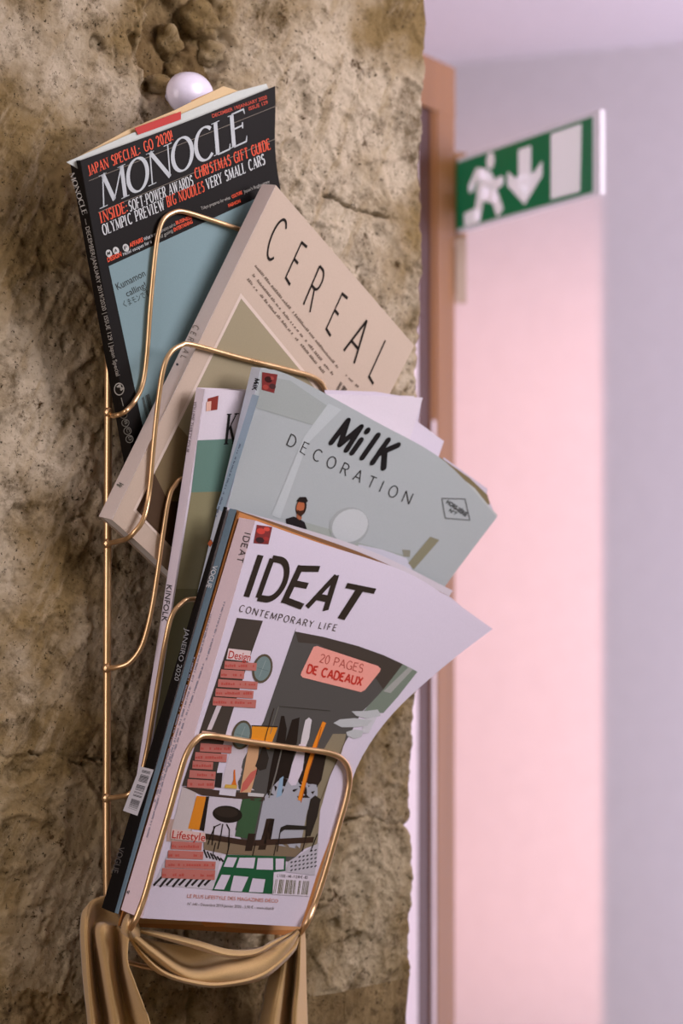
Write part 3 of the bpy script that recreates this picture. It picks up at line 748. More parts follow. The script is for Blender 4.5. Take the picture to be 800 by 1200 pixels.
sheet(root, flatS, [(84, 188), (150, 152), (205, 129), (235, 114), (262, 101), (290, 110), (200, 170), (110, 200)], -.0065, (206, 178, 132), label='cream yellow page')
sheet(root, flatS, [(158, 150), (212, 130.5), (212, 140), (162, 158)], -.0030, (178, 36, 26), label='red page flap')
sheet(root, flatS, [(224, 118), (258, 103), (264, 102), (262, 112), (228, 128)], -.0085, (214, 160, 110), label='orange tinted page')

# --- beige book
C3 = lambda x, y: (200 + x * .375, 200 + y * .375)
root, S, Sp, A, B = magazine('magazine', 'thick beige magazine with tall thin black capitals, leaning right in the second pocket',
    (323, 217), (485, 405), (300, 770), (131, 609), 605, .0335, 215, .0665, .0145, .0145, ((186, 168, 150), .6), ((204, 192, 186), .6), ls=-.05, s_ref=.05, bottom=((182, 655),), right=((392, 588),))
SURF['beige'] = S
base = [(312, 303), (338, 331), (364.5, 363), (385, 391), (408, 420), (434, 449)]
tops = [(330, 256), (353, 288), (378, 316), (404, 347), (430, 379), (452, 404)]
LT = dict(weight=.068, contrast=1.0, gap=.1, wide=.72)
for ch, b0, t0_ in zip('CEREAL', base, tops):
    polys, w = letters(ch, **LT)
    up = {'C': (19, -45), 'E': (20, -44), 'R': (19, -45), 'A': (21, -43), 'L': (20, -44)}[ch]
    st = {'C': (309, 296), 'E': (333.5, 326), 'R': (355, 356), 'E2': (381, 386), 'A': (402, 410), 'L': (431, 442)}
    key = 'E2' if ch == 'E' and b0[0] > 360 else ch
    p0 = st[key]; wd = {'C': 14, 'E': 9, 'R': 12, 'A': 19, 'L': 9}[ch]
    A.add('masthead', [[(p0[0] + x / w * wd * .72 + y * up[0], p0[1] + x / w * wd * .88 + y * up[1]) for x, y in q] for q in polys], (32, 26, 22), 3)
for k, (a, b) in enumerate(((C3(262, 298), C3(520, 618)), (C3(248, 318), C3(505, 640)), (C3(238, 340), C3(478, 635)))):
    A.greek('caption', a, b, 3.0, (112, 96, 82), seed=k + 3)
A.greek('caption', C3(545, 640), C3(585, 680), 3.0, (112, 96, 82), seed=9)
A.barcode('barcode', [(399, 447), (407, 456), (401, 466), (393, 458)], 9, (70, 62, 52), 3)
# framed photograph printed on the cover
o_ = (282, 343.5); lft = (156, 598); rgt = (394, 480); bot = (lft[0] + rgt[0] - o_[0] + 4, lft[1] + rgt[1] - o_[1] - 14)
A.poly('cover_picture', [o_, rgt, bot, lft], (206, 190, 176), 1)
def bl(u, v): return tuple((1 - u) * (1 - v) * lft[i] + u * (1 - v) * bot[i] + (1 - u) * v * o_[i] + u * v * rgt[i] for i in (0, 1))
A.poly('cover_picture', [bl(.02, .012), bl(.98, .012), bl(.98, .986), bl(.02, .986)], (146, 136, 108), 2)
A.poly('cover_picture', [bl(.02, .012), bl(.98, .012), bl(.98, .40), bl(.02, .40)], (112, 96, 66), 3)
A.poly('cover_picture', [bl(.02, .012), bl(.98, .012), bl(.98, .20), bl(.45, .26), bl(.2, .14), bl(.02, .18)], (70, 50, 30), 4)
A.poly('cover_picture', [bl(.80, .93), bl(.88, .95), bl(.95, .90), bl(.92, .84), bl(.82, .86)], (196, 120, 60), 4)
A.build()
B.text('spine_lettering', 'CEREAL', (227, 380), (211, 419), (6, 3), (120, 108, 98), style=dict(weight=.1, gap=.5, wide=.8))
B.ell('spine_mark', 207.5, 427, 1.4, 1.4, 0, (70, 70, 76), 2)
B.text('spine_lettering', 'V6', (141, 564), (136, 568), (4, 4), (80, 88, 80), 2, bold=.02)
B.build()

# --- white magazine with teal picture
root, S, Sp, A, B = magazine('magazine', 'white-spined magazine with a teal and olive cover picture, standing behind the grey one',
    (240, 456), (495, 466), (345, 948), (166, 938), 850, .0258, 456, .0640, .0092, .0090, ((206, 198, 206), .5), ((214, 206, 218), .55), ls=-.05, s_ref=.05, right=((478, 560), (405, 760)))
SURF['kin'] = S
A.poly('cover_picture', [(231.5, 516), (300, 513), (296, 575), (224, 577)], (92, 124, 112), 1)
A.poly('cover_picture', [(224, 577), (296, 575), (270, 690), (206, 690)], (128, 122, 90), 1)
A.poly('cover_picture', [(206, 690), (270, 690), (240, 930), (172, 915)], (104, 100, 68), 1)
A.poly('cover_picture', [(243.5, 467), (256, 463.5), (254.5, 480), (241.5, 482)], (128, 44, 32), 2); A.poly('cover_picture', [(241.8, 471), (247.5, 470), (247, 481), (241.5, 482)], (212, 168, 150), 3)
A.text('masthead', 'K', (262, 521), (277, 520), (4, -36), (34, 32, 30), style=dict(weight=.2, contrast=.35, serif=True, gap=.2))
A.build()
B.text('spine_lettering', 'VOLUME THIRTY FOUR', (227, 470), (217.5, 530), (3.4, .8), (96, 90, 100), 2)
B.text('spine_lettering', 'KINFOLK', (195.2, 685), (189, 728), (6.2, 1.2), (54, 50, 52), 2)
B.build()
sheet(root, Surf(S.O, S.ex, S.ey, S.ez), [(470, 480), (520, 517), (512, 540), (460, 700), (430, 700)], -.004, (204, 196, 208), label='white page corner sticking out')
sheet(root, Surf(S.O, S.ex, S.ey, S.ez), [(380, 457), (440, 459), (494, 468), (486, 520), (400, 520)], -.008, (196, 188, 200))

# --- grey green decoration magazine
C5 = lambda x, y: (280 + x * .4, 420 + y * .4)
def curlM(a, b): 
    u = min(max(a / .22, 0), 1.3); v = min(max(b / .27, 0), 1.2); return .004 * u * u * v
root, S, Sp, A, B = magazine('magazine', 'pale grey decoration magazine showing a bearded man and white lamp, above the front one',
    (305.5, 432), (582, 606), (352, 920), (200, 872), 850, .0367, 430, .0785, .0095, .0095, ((158, 166, 166), .45, .1), ((186, 194, 206), .5), ls=-.05, s_ref=.05,
    top=((340, 440), (440, 494), (520, 540)), right=((482, 683), (425, 760), (376, 880)), curl=curlM)
SURF['milk'] = S
A.poly('cover_picture', [(308, 440), (340, 446), (384, 476), (372, 500), (300, 478)], (148, 156, 152), 1)
A.poly('cover_picture', [C5(262, 132), C5(300, 150), C5(200, 250), C5(120, 470), C5(95, 460), C5(190, 230)], (172, 180, 180), 2)
A.tagn = 'c'
A.ell('cover_picture', *C5(322, 492), 24, 22, -30, (150, 156, 154), 1)
A.ell('cover_picture', *C5(325, 490), 22, 18.5, -32, (178, 184, 184), 2)
A.poly('cover_picture', [C5(195, 480), C5(265, 500), C5(330, 535), C5(480, 575), C5(500, 600), C5(480, 680), C5(180, 560)], (150, 158, 150), 1)
A.poly('cover_picture', [C5(350, 545), C5(420, 560), C5(490, 585), C5(505, 612), C5(502, 650), C5(340, 590)], (186, 186, 196), 2)
A.tagn = 'b'
A.poly('cover_picture', [C5(560, 522), C5(587, 532), C5(512, 618), C5(495, 600)], (124, 122, 98), 2)
A.poly('cover_picture', [C5(478, 560), C5(502, 562), C5(500, 582), C5(482, 580)], (128, 128, 112), 2)
# portrait of the man
A.tagn = ''
A.poly('portrait', [C5(137, 470), C5(160, 463), C5(178, 470), C5(192, 480), C5(199, 500), C5(140, 500)], (30, 26, 26), 3)
A.poly('portrait', [C5(170, 455), C5(183, 455), C5(184, 470), C5(177, 474), C5(168, 466)], (150, 88, 56), 4)
A.ell('portrait', *C5(182, 436), 6.2, 10.5, 12, (44, 28, 20), 4); A.ell('portrait', *C5(180, 435), 4.6, 7.6, 12, (164, 92, 56), 5)
A.poly('portrait', [C5(170, 443), C5(178, 447), C5(188, 445), C5(190, 452), C5(182, 464), C5(173, 458)], (58, 34, 22), 6)
A.poly('portrait', [C5(168, 418), C5(178, 406), C5(196, 406), C5(202, 418), C5(196, 424), C5(174, 420)], (30, 22, 18), 6)
MB_ = dict(weight=.24, contrast=1.0, gap=.13, rounded=True, slant=0)
A.text('masthead', 'MilK', (C5(264, 243)), (C5(430, 324)), (18, -26), (22, 20, 20), 3, style=dict(weight=.26, contrast=1.0, gap=.33, rounded=True))
A.text('subtitle_lettering', 'DECORATION', C5(138, 252), C5(498, 428), (5.5, -12.5), (44, 42, 40), 3, style=dict(weight=.085, gap=.62, wide=.85), curve=3)
q4 = [C5(594, 410), C5(662, 412), C5(676, 474), C5(604, 468)]
for i in range(4): A.line('badge', [q4[i], q4[(i + 1) % 4]], .9, (60, 60, 58), 3)
A.text('badge', 'HORS-SÉRIE', C5(606, 424), C5(664, 464), (2.6, -4.2), (40, 40, 38), 3, bold=.03); A.text('badge', 'N°7', C5(614, 448), C5(634, 460), (2.2, -3.4), (40, 40, 38), 3, bold=.02)
A.poly('postage_picture', [C5(68, 40), C5(113, 47), C5(103, 102), C5(66, 92)], (112, 30, 26), 2)
for (x, y, rx, c_) in ((86, 62, 4.5, (52, 20, 18)), (98, 82, 4, (60, 22, 20)), (78, 84, 3.5, (150, 54, 44)), (96, 58, 2.6, (146, 60, 50))): A.ell('postage_picture', *C5(x, y), rx, rx * .8, 20, c_, 3)
A.build()
B.text('spine_lettering', 'MilK', (298.8, 443), (294.8, 457), (5.5, 1.2), (24, 22, 24), 2, style=dict(weight=.22, gap=.16))
B.greek('spine_print', (280.5, 520), (251.5, 606), 2.0, (96, 108, 128), 2, seed=5)
B.poly('spine_mark', [(246.5, 632), (249.3, 636), (245.8, 641), (243.2, 637)], (176, 92, 56), 2)
B.poly('spine_panel', [(295.5, 462), (303.5, 464), (262, 600), (253.5, 596)], (150, 172, 190), 1)
B.build()
fs_ = Surf(S.O, S.ex, S.ey, S.ez, curlM)
sheet(root, fs_, [(520, 536), (571, 573), (570, 580), (578, 598), (560, 620), (500, 600)], -.0045, (190, 184, 196), label='cream page edge fanning out')
sheet(root, fs_, [(516, 536), (550, 560), (571, 580), (574, 590), (550, 612), (498, 590)], -.0030, (116, 104, 72), label='olive page')
sheet(root, fs_, [(530, 552), (556, 572), (572, 592), (583, 604), (560, 626), (510, 600)], -.0014, (176, 182, 178))

# --- black spined magazine, then the blue one, then the kraft booklet and the front magazine
NS = dict(py_b=1075, py_t=605)
root, S, Sp, A, B = magazine('magazine', 'black-spined magazine with a barcode sticker at the lower end of its spine',
    (266, 594.5), (530, 692), (340, 1085), (134, 1070), 1075, .0357, 605, .0718, .0140, .0032, ((188, 182, 188), .5), ((20, 18, 18), .45), ls=-.05, s_ref=.05,
    top=((350, 618), (440, 648)), right=((452, 790), (372, 960)))
A.build()
B.text('spine_lettering', 'JANEIRO 2020', (217, 736), (204, 797), (5.4, 1.4), (150, 154, 160), 2)
B.poly('barcode_sticker', [(164, 898), (180, 902), (161, 956), (144, 950)], (196, 196, 204), 2)
for a0, a1 in ((.06, .34), (.38, .64), (.70, .92)):
    L4 = lambda u, v: ((1 - v) * ((1 - u) * 164 + u * 180) + v * ((1 - u) * 144 + u * 161), (1 - v) * ((1 - u) * 898 + u * 902) + v * ((1 - u) * 950 + u * 956))
    B.barcode('barcode_sticker', [L4(.25, a0), L4(.25, a1), L4(.85, a1), L4(.85, a0)], 12, (40, 40, 42), 3, seed=int(a0 * 50))
B.text('spine_lettering', 'VOGUE', (139, 992), (131, 1022), (7, 1.5), (92, 88, 86), 2)
B.build()
root, S, Sp, A, B = magazine('magazine', 'blue-spined magazine with white serif title, squeezed behind the front one',
    (277, 597.5), (528, 700), (345, 1080), (138.5, 1071), 1075, .0411, 605, .0807, .0036, .0070, ((120, 86, 56), .4), ((98, 124, 142), .4, .15), ls=-.05, s_ref=.05,
    top=((350, 622), (440, 655)), right=((452, 790), (372, 960)))
A.build()
B.text('spine_lettering', 'VOGUE', (249.5, 662), (241.5, 688), (5.6, 1.4), (206, 212, 220), 2, bold=.015)
B.build()
root, S, Sp, A, B = magazine('booklet', 'thin orange-brown booklet whose edges show around the front magazine',
    (280, 600), (530, 704), (353, 1097), (140, 1085), 1075, .0437, 605, .0833, .0014, .0014, ((176, 118, 66), .5), ((150, 96, 44), .5), ls=-.05, s_ref=.05,
    top=((350, 626), (440, 660)), right=((440, 800), (364, 960)), cat='booklet')
A.poly('cover_picture', [(150, 1074), (260, 1074), (353, 1080), (353, 1090), (300, 1090), (240, 1084), (156, 1082)], (196, 148, 100), 1)
A.poly('cover_picture', [(230, 1074), (275, 1074), (262, 1086), (240, 1086)], (214, 142, 78), 2); A.build()

# --- front magazine
def curlI(a, b):
    u = min(max(a / .25, 0), 1.4); v = min(max(b / .28, 0), 1.2); return .012 * u * u * v * v
P7 = lambda x, y: (180 + x * .3, 740 + y * .3)
P8 = lambda x, y: (100 + x * .375, 860 + y * .375)
P6 = lambda x, y: (240 + x * .25, 590 + y * .25)
PB = lambda x, y: (230 + x * .2125, 850 + y * .2125)
PD = lambda x, y: (170 + x * .275, 960 + y * .275)
PE = lambda x, y: (330 + x * .2125, 740 + y * .2125)
root, S, Sp, A, B = magazine('magazine', 'white design magazine with bold black masthead and interior photograph, frontmost in the rack',
    (299, 610), (577, 737), (352, 1086), (166, 1076), 1075, .0679, 605, .1012, .0225, .0165, ((206, 198, 212), .42, .15), ((222, 204, 214), .45, .1), ls=-.05, s_ref=.05,
    top=((370, 635), (470, 668), (520, 697)), right=((376, 1010), (402, 945), (422, 890), (460, 836), (520, 781)), curl=curlI)
SURF['ideat'] = S
BLK = (46, 38, 30)
# bold slanted masthead, letters placed one by one
def big(ch, p, wvec, up, wt=.21):
    polys, w = letters(ch, weight=wt, contrast=1.0, gap=.1)
    A.add('masthead', [[(p[0] + wvec[0] * x / w + up[0] * y, p[1] + wvec[1] * x / w + up[1] * y) for x, y in q] for q in polys], BLK, 4)
polyI = [P6(182, 435), P6(208, 440), P6(275, 245), P6(248, 240)]; A.add('masthead', [polyI], BLK, 4)
big('D', P6(238, 440), (29, 5), (16.5, -46), .165)
big('E', P6(356, 464), (26, 5), (20.5, -44), .16)
big('A', (357, 711), (27, 5), (23.5, -39), .19)
big('T', (383, 720.5), (33, 10), (24, -37.5), .155)
A.text('subtitle_lettering', 'CONTEMPORARY LIFE', P6(158, 504), P6(612, 598), (2.6, -7.4), (82, 74, 70), 4, style=dict(weight=.11, gap=.36, wide=.85), curve=1.5)
A.poly('postage_picture', [P6(244, 100), P6(316, 110), P6(298, 192), P6(228, 186)], (120, 40, 38), 2)
for (x, y, r_, c_) in ((262, 130, 5, (190, 60, 50)), (290, 120, 3.6, (196, 72, 58)), (258, 172, 5, (56, 34, 36)), (286, 165, 3.2, (150, 44, 40))): A.ell('postage_picture', *P6(x, y), r_, r_ * .7, 10, c_, 3)
CP = 'cover_picture'; CH = (62, 54, 46); CH2 = (76, 74, 70)
A.poly(CP, [(277.5, 724), (308, 727.5), (290, 778), (267, 851), (262, 870), (250, 922), (213, 921), (236, 851), (256, 790)], CH, 1)
A.poly(CP, [P7(248, 285), P7(268, 285), P7(226, 384), P7(208, 384)], (196, 186, 190), 2)
A.poly(CP, [(347, 735), PE(75, 0), PE(230, 30), PE(420, 80), PE(560, 130), PE(668, 180), PE(560, 330), PE(440, 445), PE(380, 560), (386, 900), (378, 940), (362, 990), (340, 1010), (296, 1004), (268, 960), (285, 890), (309, 845)], CH2, 1)
A.poly(CP, [PE(75, 0), PE(230, 30), PE(420, 80), PE(560, 130), PE(668, 180), PE(560, 320), PE(520, 260), PE(460, 150), PE(200, 70), PE(90, 60)], CH, 2)
A.poly(CP, [PE(668, 180), PE(748, 222), PE(640, 360), PE(560, 450), PE(450, 440), PE(560, 320)], (112, 124, 110), 2)
A.poly(CP, [PE(700, 196), PE(724, 208), PE(600, 340), PE(560, 330)], (150, 152, 146), 3)
A.poly(CP, [P7(700, 400), P7(752, 400), P7(735, 470), P7(690, 560), P7(650, 700), P7(640, 830), P7(560, 860), P7(575, 800), P7(600, 640), P7(640, 500)], (132, 122, 98), 2)
A.line(CP, [P7(752, 420), P7(690, 560), P7(640, 690)], .8, (84, 66, 48), 4)
A.poly(CP, [P7(300, 460), P7(350, 440), P7(400, 620), P7(300, 620), P7(260, 610)], (196, 186, 192), 1)
A.poly(CP, [PB(290, 100), PB(350, 90), PB(330, 260), PB(300, 370), PB(240, 370)], (198, 156, 116), 3)
A.poly(CP, [P7(385, 370), P7(484, 375), P7(452, 460), P7(372, 440)], (214, 138, 30), 3)
A.line(CP, [P7(382, 368), P7(485, 372)], 1.2, (44, 34, 26), 5); A.line(CP, [P7(470, 300), P7(440, 400), P7(400, 560)], 1.0, (52, 40, 30), 5); A.line(CP, [P7(488, 292), P7(455, 400)], .8, (110, 108, 98), 4); A.line(CP, [P7(488, 292), P7(690, 310)], .8, (58, 54, 48), 4)
DK = (36, 28, 22)
A.poly(CP, [P7(498, 330), P7(510, 330), P7(520, 380), P7(500, 560), P7(470, 640), P7(440, 640), P7(455, 540), P7(480, 420)], DK, 3)
A.poly(CP, [P7(540, 345), P7(570, 335), P7(560, 430), P7(530, 560), P7(500, 640), P7(478, 600), P7(500, 480)], DK, 3)
A.poly(CP, [PB(365, 120), PB(382, 120), PB(400, 180), PB(385, 240), PB(350, 250), PB(325, 225), PB(340, 180)], (48, 42, 36), 5)
A.poly(CP, [PB(560, 140), PB(720, 150), PB(690, 300), PB(630, 400), PB(560, 400), PB(530, 360), PB(600, 200)], (44, 34, 28), 3)
A.poly(CP, [PE(130, 490), PE(150, 474), PE(166, 488), PE(150, 590), PE(130, 640), PE(100, 640), PE(112, 570)], (200, 196, 198), 5)
A.poly(CP, [P7(568, 440), P7(594, 440), P7(582, 540), P7(556, 600), P7(538, 602), P7(524, 585), P7(540, 520)], (204, 194, 206), 5)
A.line(CP, [PE(235, 500), P7(632, 440), P7(600, 540), P7(570, 660)], 4.6, (222, 132, 28), 5); A.line(CP, [P7(655, 372), P7(640, 440), P7(606, 545), P7(575, 668)], 1.0, (176, 92, 24), 6)
for pts in ([PE(385, 440), PE(470, 438), PE(530, 430), PE(545, 465), PE(470, 480), PE(410, 465)], [PE(285, 505), PE(320, 485), PE(400, 478), PE(500, 490), PE(470, 520), PE(400, 528), PE(330, 528)],
            [PE(355, 555), PE(400, 540), PE(450, 545), PE(440, 580), PE(400, 592), PE(362, 575)]): A.poly(CP, pts, (176, 180, 180), 4)
A.poly(CP, [PE(460, 470), PE(540, 440), PE(480, 560), PE(440, 560)], (190, 190, 194), 3)
# lower part of the interior
A.poly(CP, [P7(110, 605), P7(440, 640), P7(430, 665), P7(190, 640)], (64, 48, 38), 3)
A.poly(CP, [PD(100, 0), PD(200, 0), PD(200, 95), PD(90, 95)], (176, 150, 140), 1)
A.poly(CP, [P7(112, 608), P7(168, 615), P7(140, 790), P7(70, 775)], (188, 178, 176), 2)
A.poly(CP, [P7(168, 642), P7(205, 645), P7(178, 775), P7(134, 770)], (206, 128, 30), 3); A.poly(CP, [P7(205, 645), P7(218, 645), P7(196, 780), P7(178, 775)], DK, 3)
A.poly(CP, [P7(216, 644), P7(346, 655), P7(312, 800), P7(196, 790)], (190, 184, 192), 3)
A.poly(CP, [P7(346, 655), P7(422, 650), P7(388, 812), P7(318, 800)], (54, 84, 54), 3)
A.poly(CP, [P7(430, 650), P7(470, 600), P7(500, 570), P7(540, 605), P7(640, 600), P7(640, 640), P7(600, 700), P7(570, 850), P7(396, 820)], (160, 162, 170), 3)
A.poly(CP, [P7(492, 575), P7(507, 565), P7(500, 640), P7(478, 650)], (136, 164, 186), 4)
A.poly(CP, [P7(455, 730), P7(472, 732), P7(455, 830), P7(430, 830)], DK, 4); A.poly(CP, [P7(440, 732), P7(455, 730), P7(440, 800), P7(424, 800)], (56, 44, 36), 4)
A.ell(CP, *P7(288, 714), 17.5, 10, 6, (34, 28, 22), 5); A.ell(CP, *P7(283, 706), 14, 6, 6, (48, 40, 32), 6)
for pts in ([P7(262, 752), P7(240, 762), P7(222, 800), P7(212, 832)], [P7(285, 752), P7(296, 775), P7(292, 850)], [P7(236, 760), P7(228, 835)], [P7(270, 752), P7(262, 800), P7(250, 850)]): A.line(CP, pts, 1.3, DK, 6)
A.poly(CP, [P7(612, 655), P7(630, 640), P7(652, 655), P7(640, 720), P7(612, 800), P7(592, 800), P7(598, 720)], (46, 40, 34), 5)
A.poly(CP, [P7(520, 755), P7(600, 760), P7(600, 775), P7(510, 775), P7(490, 790), P7(496, 765)], (40, 36, 30), 5)
for pts in ([P7(495, 775), P7(482, 860)], [P7(598, 790), P7(580, 860)], [P7(640, 790), P7(612, 860)]): A.line(CP, pts, 1.2, DK, 6)
A.poly(CP, [PD(255, 60), PD(440, 90), PD(720, 75), PD(715, 100), PD(440, 115), PD(260, 85)], (58, 42, 32), 4)
A.poly(CP, [PD(250, 85), PD(440, 112), PD(700, 98), PD(640, 160), PD(350, 150), PD(250, 130)], (120, 104, 82), 3)
for x in (300, 360, 470, 560): A.line(CP, [PD(x, 100), PD(x - 12, 155)], 1.2, DK, 5)
A.poly(CP, [PD(440, 60), PD(470, 62), PD(455, 135), PD(425, 135)], (46, 34, 26), 5); A.poly(CP, [PD(520, 0), PD(548, 0), PD(512, 130), PD(480, 130)], (50, 38, 28), 4)
# mirrors
for (x, y) in ((425, 145), (344, 404)):
    cx_, cy_ = P7(x, y); A.ell(CP, cx_, cy_, 11.6, 17.4, 14, (84, 74, 56), 4); A.ell(CP, cx_, cy_, 9.2, 14.6, 14, (110, 130, 128), 5)
    A.line(CP, [(cx_ - 4, cy_ + 10), (cx_ + 4, cy_ - 10)], .6, (140, 154, 150), 6); A.line(CP, [(cx_ - 6, cy_ - 1), (cx_ + 7, cy_ + 3)], .6, (90, 108, 108), 6)
# desk things
A.poly(CP, [PB(192, 330), PB(205, 300), PB(206, 245), PB(214, 245), PB(216, 300), PB(222, 330), PB(215, 340)], (204, 106, 26), 5)
A.poly(CP, [PB(112, 262), PB(145, 262), PB(136, 345), PB(102, 340)], (44, 38, 36), 5)
A.poly(CP, [PB(130, 355), PB(220, 358), PB(215, 392), PB(125, 382)], (200, 196, 204), 5); A.poly(CP, [PB(160, 325), PB(225, 330), PB(222, 350), PB(155, 345)], (196, 160, 70), 5)
A.poly(CP, [PB(300, 260), PB(335, 240), PB(320, 290), PB(280, 350), PB(245, 370), PB(255, 320)], (188, 96, 84), 5)
A.poly(CP, [PB(285, 370), PB(375, 378), PB(370, 395), PB(285, 390)], (190, 188, 186), 5)
A.line(CP, [PB(478, 100), PB(440, 260), PB(400, 400)], 1.6, (112, 108, 100), 5)
# rugs
A.poly(CP, [PD(110, 120), PD(330, 138), PD(290, 300), PD(36, 280)], (188, 182, 190), 2)
rn = random.Random(8)
for k in range(9):
    x = 50 + k * 27; A.line(CP, [PD(x - 14, 282 + (k % 2) * 6), PD(x + 22, 245)], 2.6, (44, 40, 38), 3)
for k in range(6):
    A.line(CP, [PD(250 + k * 14, 130 + k * 7), PD(264 + k * 14, 165 + k * 3)], 2.0, (44, 40, 38), 3); A.line(CP, [PD(90 + k * 34, 228), PD(70 + k * 34, 250)], 1.8, (60, 54, 52), 3)
GR = (24, 84, 50)
A.poly(CP, [PD(346, 152), PD(600, 158), PD(598, 220), PD(552, 225), PD(540, 318), PD(286, 303)], GR, 3)
for q in ([(352, 162), (392, 164), (374, 205), (334, 202)], [(402, 164), (470, 164), (462, 210), (388, 206)], [(480, 166), (545, 166), (545, 216), (474, 214)], [(556, 168), (592, 168), (590, 214), (556, 216)],
          [(326, 236), (364, 238), (336, 300), (294, 298)], [(378, 240), (440, 246), (412, 308), (362, 306)], [(458, 252), (512, 256), (502, 312), (442, 310)]): A.poly(CP, [PD(*p) for p in q], (200, 192, 206), 4)
A.poly(CP, [PD(610, 180), PD(740, 100), PD(722, 240), PD(600, 225)], (180, 176, 184), 3)
for i in range(7):
    for j in range(7):
        x = 618 + i * 17; y = 218 - j * 17 - i * 3
        if y > 178 - (x - 610) * .55 + 6: A.poly(CP, [PD(x, y), PD(x + 9, y - 6), PD(x + 11, y - 1), PD(x + 3, y + 5)], (50, 48, 50), 4)
A.poly('barcode', [PD(548, 226), PD(705, 240), PD(698, 328), PD(543, 320)], (206, 198, 208), 5)
A.barcode('barcode', [PD(556, 256), PD(646, 260), PD(640, 320), PD(546, 316)], 16, (96, 92, 54), 6, 4); A.barcode('barcode', [PD(656, 262), PD(702, 264), PD(694, 322), PD(648, 320)], 8, (96, 92, 54), 6, 6)
A.text('barcode', 'L 11532 - 140 - F: 5,90 € - RD', PD(562, 246), PD(692, 254), (.6, -3.2), (60, 54, 50), 6, bold=.02)
# pink boxed texts
PK = (178, 108, 98); RD = (170, 44, 34)
def bars(rows, f, tilt=3.4):
    A.tagn = str(rows[0][0])
    for i, (x0, y0, x1, y1) in enumerate(rows):
        a, b = f(x0, y1), f(x1, y1); c_, d_ = f(x1 + 3, y0), f(x0 + 3, y0)
        A.poly('headline_box', [a, (b[0], b[1] + .02 * tilt * (b[0] - a[0])), (c_[0], c_[1] + .02 * tilt * (b[0] - a[0])), d_], PK, 6)
        A.greek('headline_print', (a[0] + 1, a[1] - 2), (b[0] - 1, b[1] - 1.4), 3.4, (176, 78, 68), 7, seed=i + int(x0))
bars([(275, 115, 400, 145), (260, 148, 352, 180), (250, 186, 404, 216), (240, 222, 388, 252), (230, 256, 398, 288)], P7)
bars([(180, 436, 303, 468), (160, 471, 284, 503), (150, 505, 230, 535), (138, 541, 240, 571), (130, 576, 236, 608)], P7)
bars([(110, 94, 240, 128), (96, 132, 246, 166), (84, 172, 298, 206), (70, 208, 296, 250)], PD, 2)
A.tagn = 'd'
A.poly('headline_box', [P7(292, 66), P7(380, 76), P7(374, 118), P7(284, 108)], (210, 190, 188), 6); A.text('headline_print', 'Design', P7(290, 104), P7(376, 116), (2, -9), RD, 7, bold=.01)
A.tagn = 'l'
A.poly('headline_box', [PD(112, 42), PD(256, 58), PD(258, 98), PD(108, 84)], (204, 176, 168), 6); A.text('headline_print', 'Lifestyle', PD(113, 80), PD(254, 94), (1.5, -9), RD, 7, bold=.01)
A.tagn = 'x'
A.poly('headline_box', [P7(190, 388), P7(245, 396), P7(242, 418), P7(182, 410)], (200, 160, 140), 6)
# gift banner
bq = [PE(176, 84), PE(195, 80), PE(530, 190), PE(546, 206), PE(540, 222), PE(460, 322), PE(436, 334), PE(116, 254), PE(104, 240), PE(108, 226)]
A.poly('gift_banner', bq, (222, 150, 136), 5)
A.text('gift_banner', '20 PAGES', PE(206, 168), PE(444, 228), (2.5, -9.5), (168, 72, 60), 7, style=dict(weight=.10, gap=.2))
A.text('gift_banner', 'DE CADEAUX', PE(134, 226), PE(440, 300), (2.5, -9.5), (184, 48, 34), 7, style=dict(weight=.22, gap=.22))
A.text('footer_lettering', 'LE PLUS LIFESTYLE DES MAGAZINES DÉCO', PD(180, 334), PD(566, 356), (.4, -4.2), (196, 120, 96), 4)
A.text('footer_lettering', 'N° 140 - Décembre 2019-Janvier 2020 - 5,90 € - www.ideat.fr', PD(180, 366), PD(550, 386), (.4, -3.4), (110, 100, 96), 4)
A.build()
B.text('spine_lettering', 'IDEAT', (286.5, 624), (277, 658), (7, 1.6), (62, 58, 58), 2, style=dict(weight=.12, gap=.3))
for k, (a, b) in enumerate((((262, 705), (240, 775)), ((246, 720), (170, 985)), ((238, 776), (196, 900)), ((227, 770), (180, 940)))): B.greek('spine_print', a, b, 1.8, (150, 152, 172), 2, seed=k + 20)
B.text('spine_lettering', '140', (147, 1047), (150.5, 1047.5), (1.4, -4), (60, 60, 66), 2, bold=.02)
B.build()
sheet(root, Surf(S.O, S.ex, S.ey, S.ez, curlI), [(470, 672), (528, 700), (556, 724), (552, 734), (460, 720)], -.0035, (196, 188, 200), label='page corner fanning above the cover')

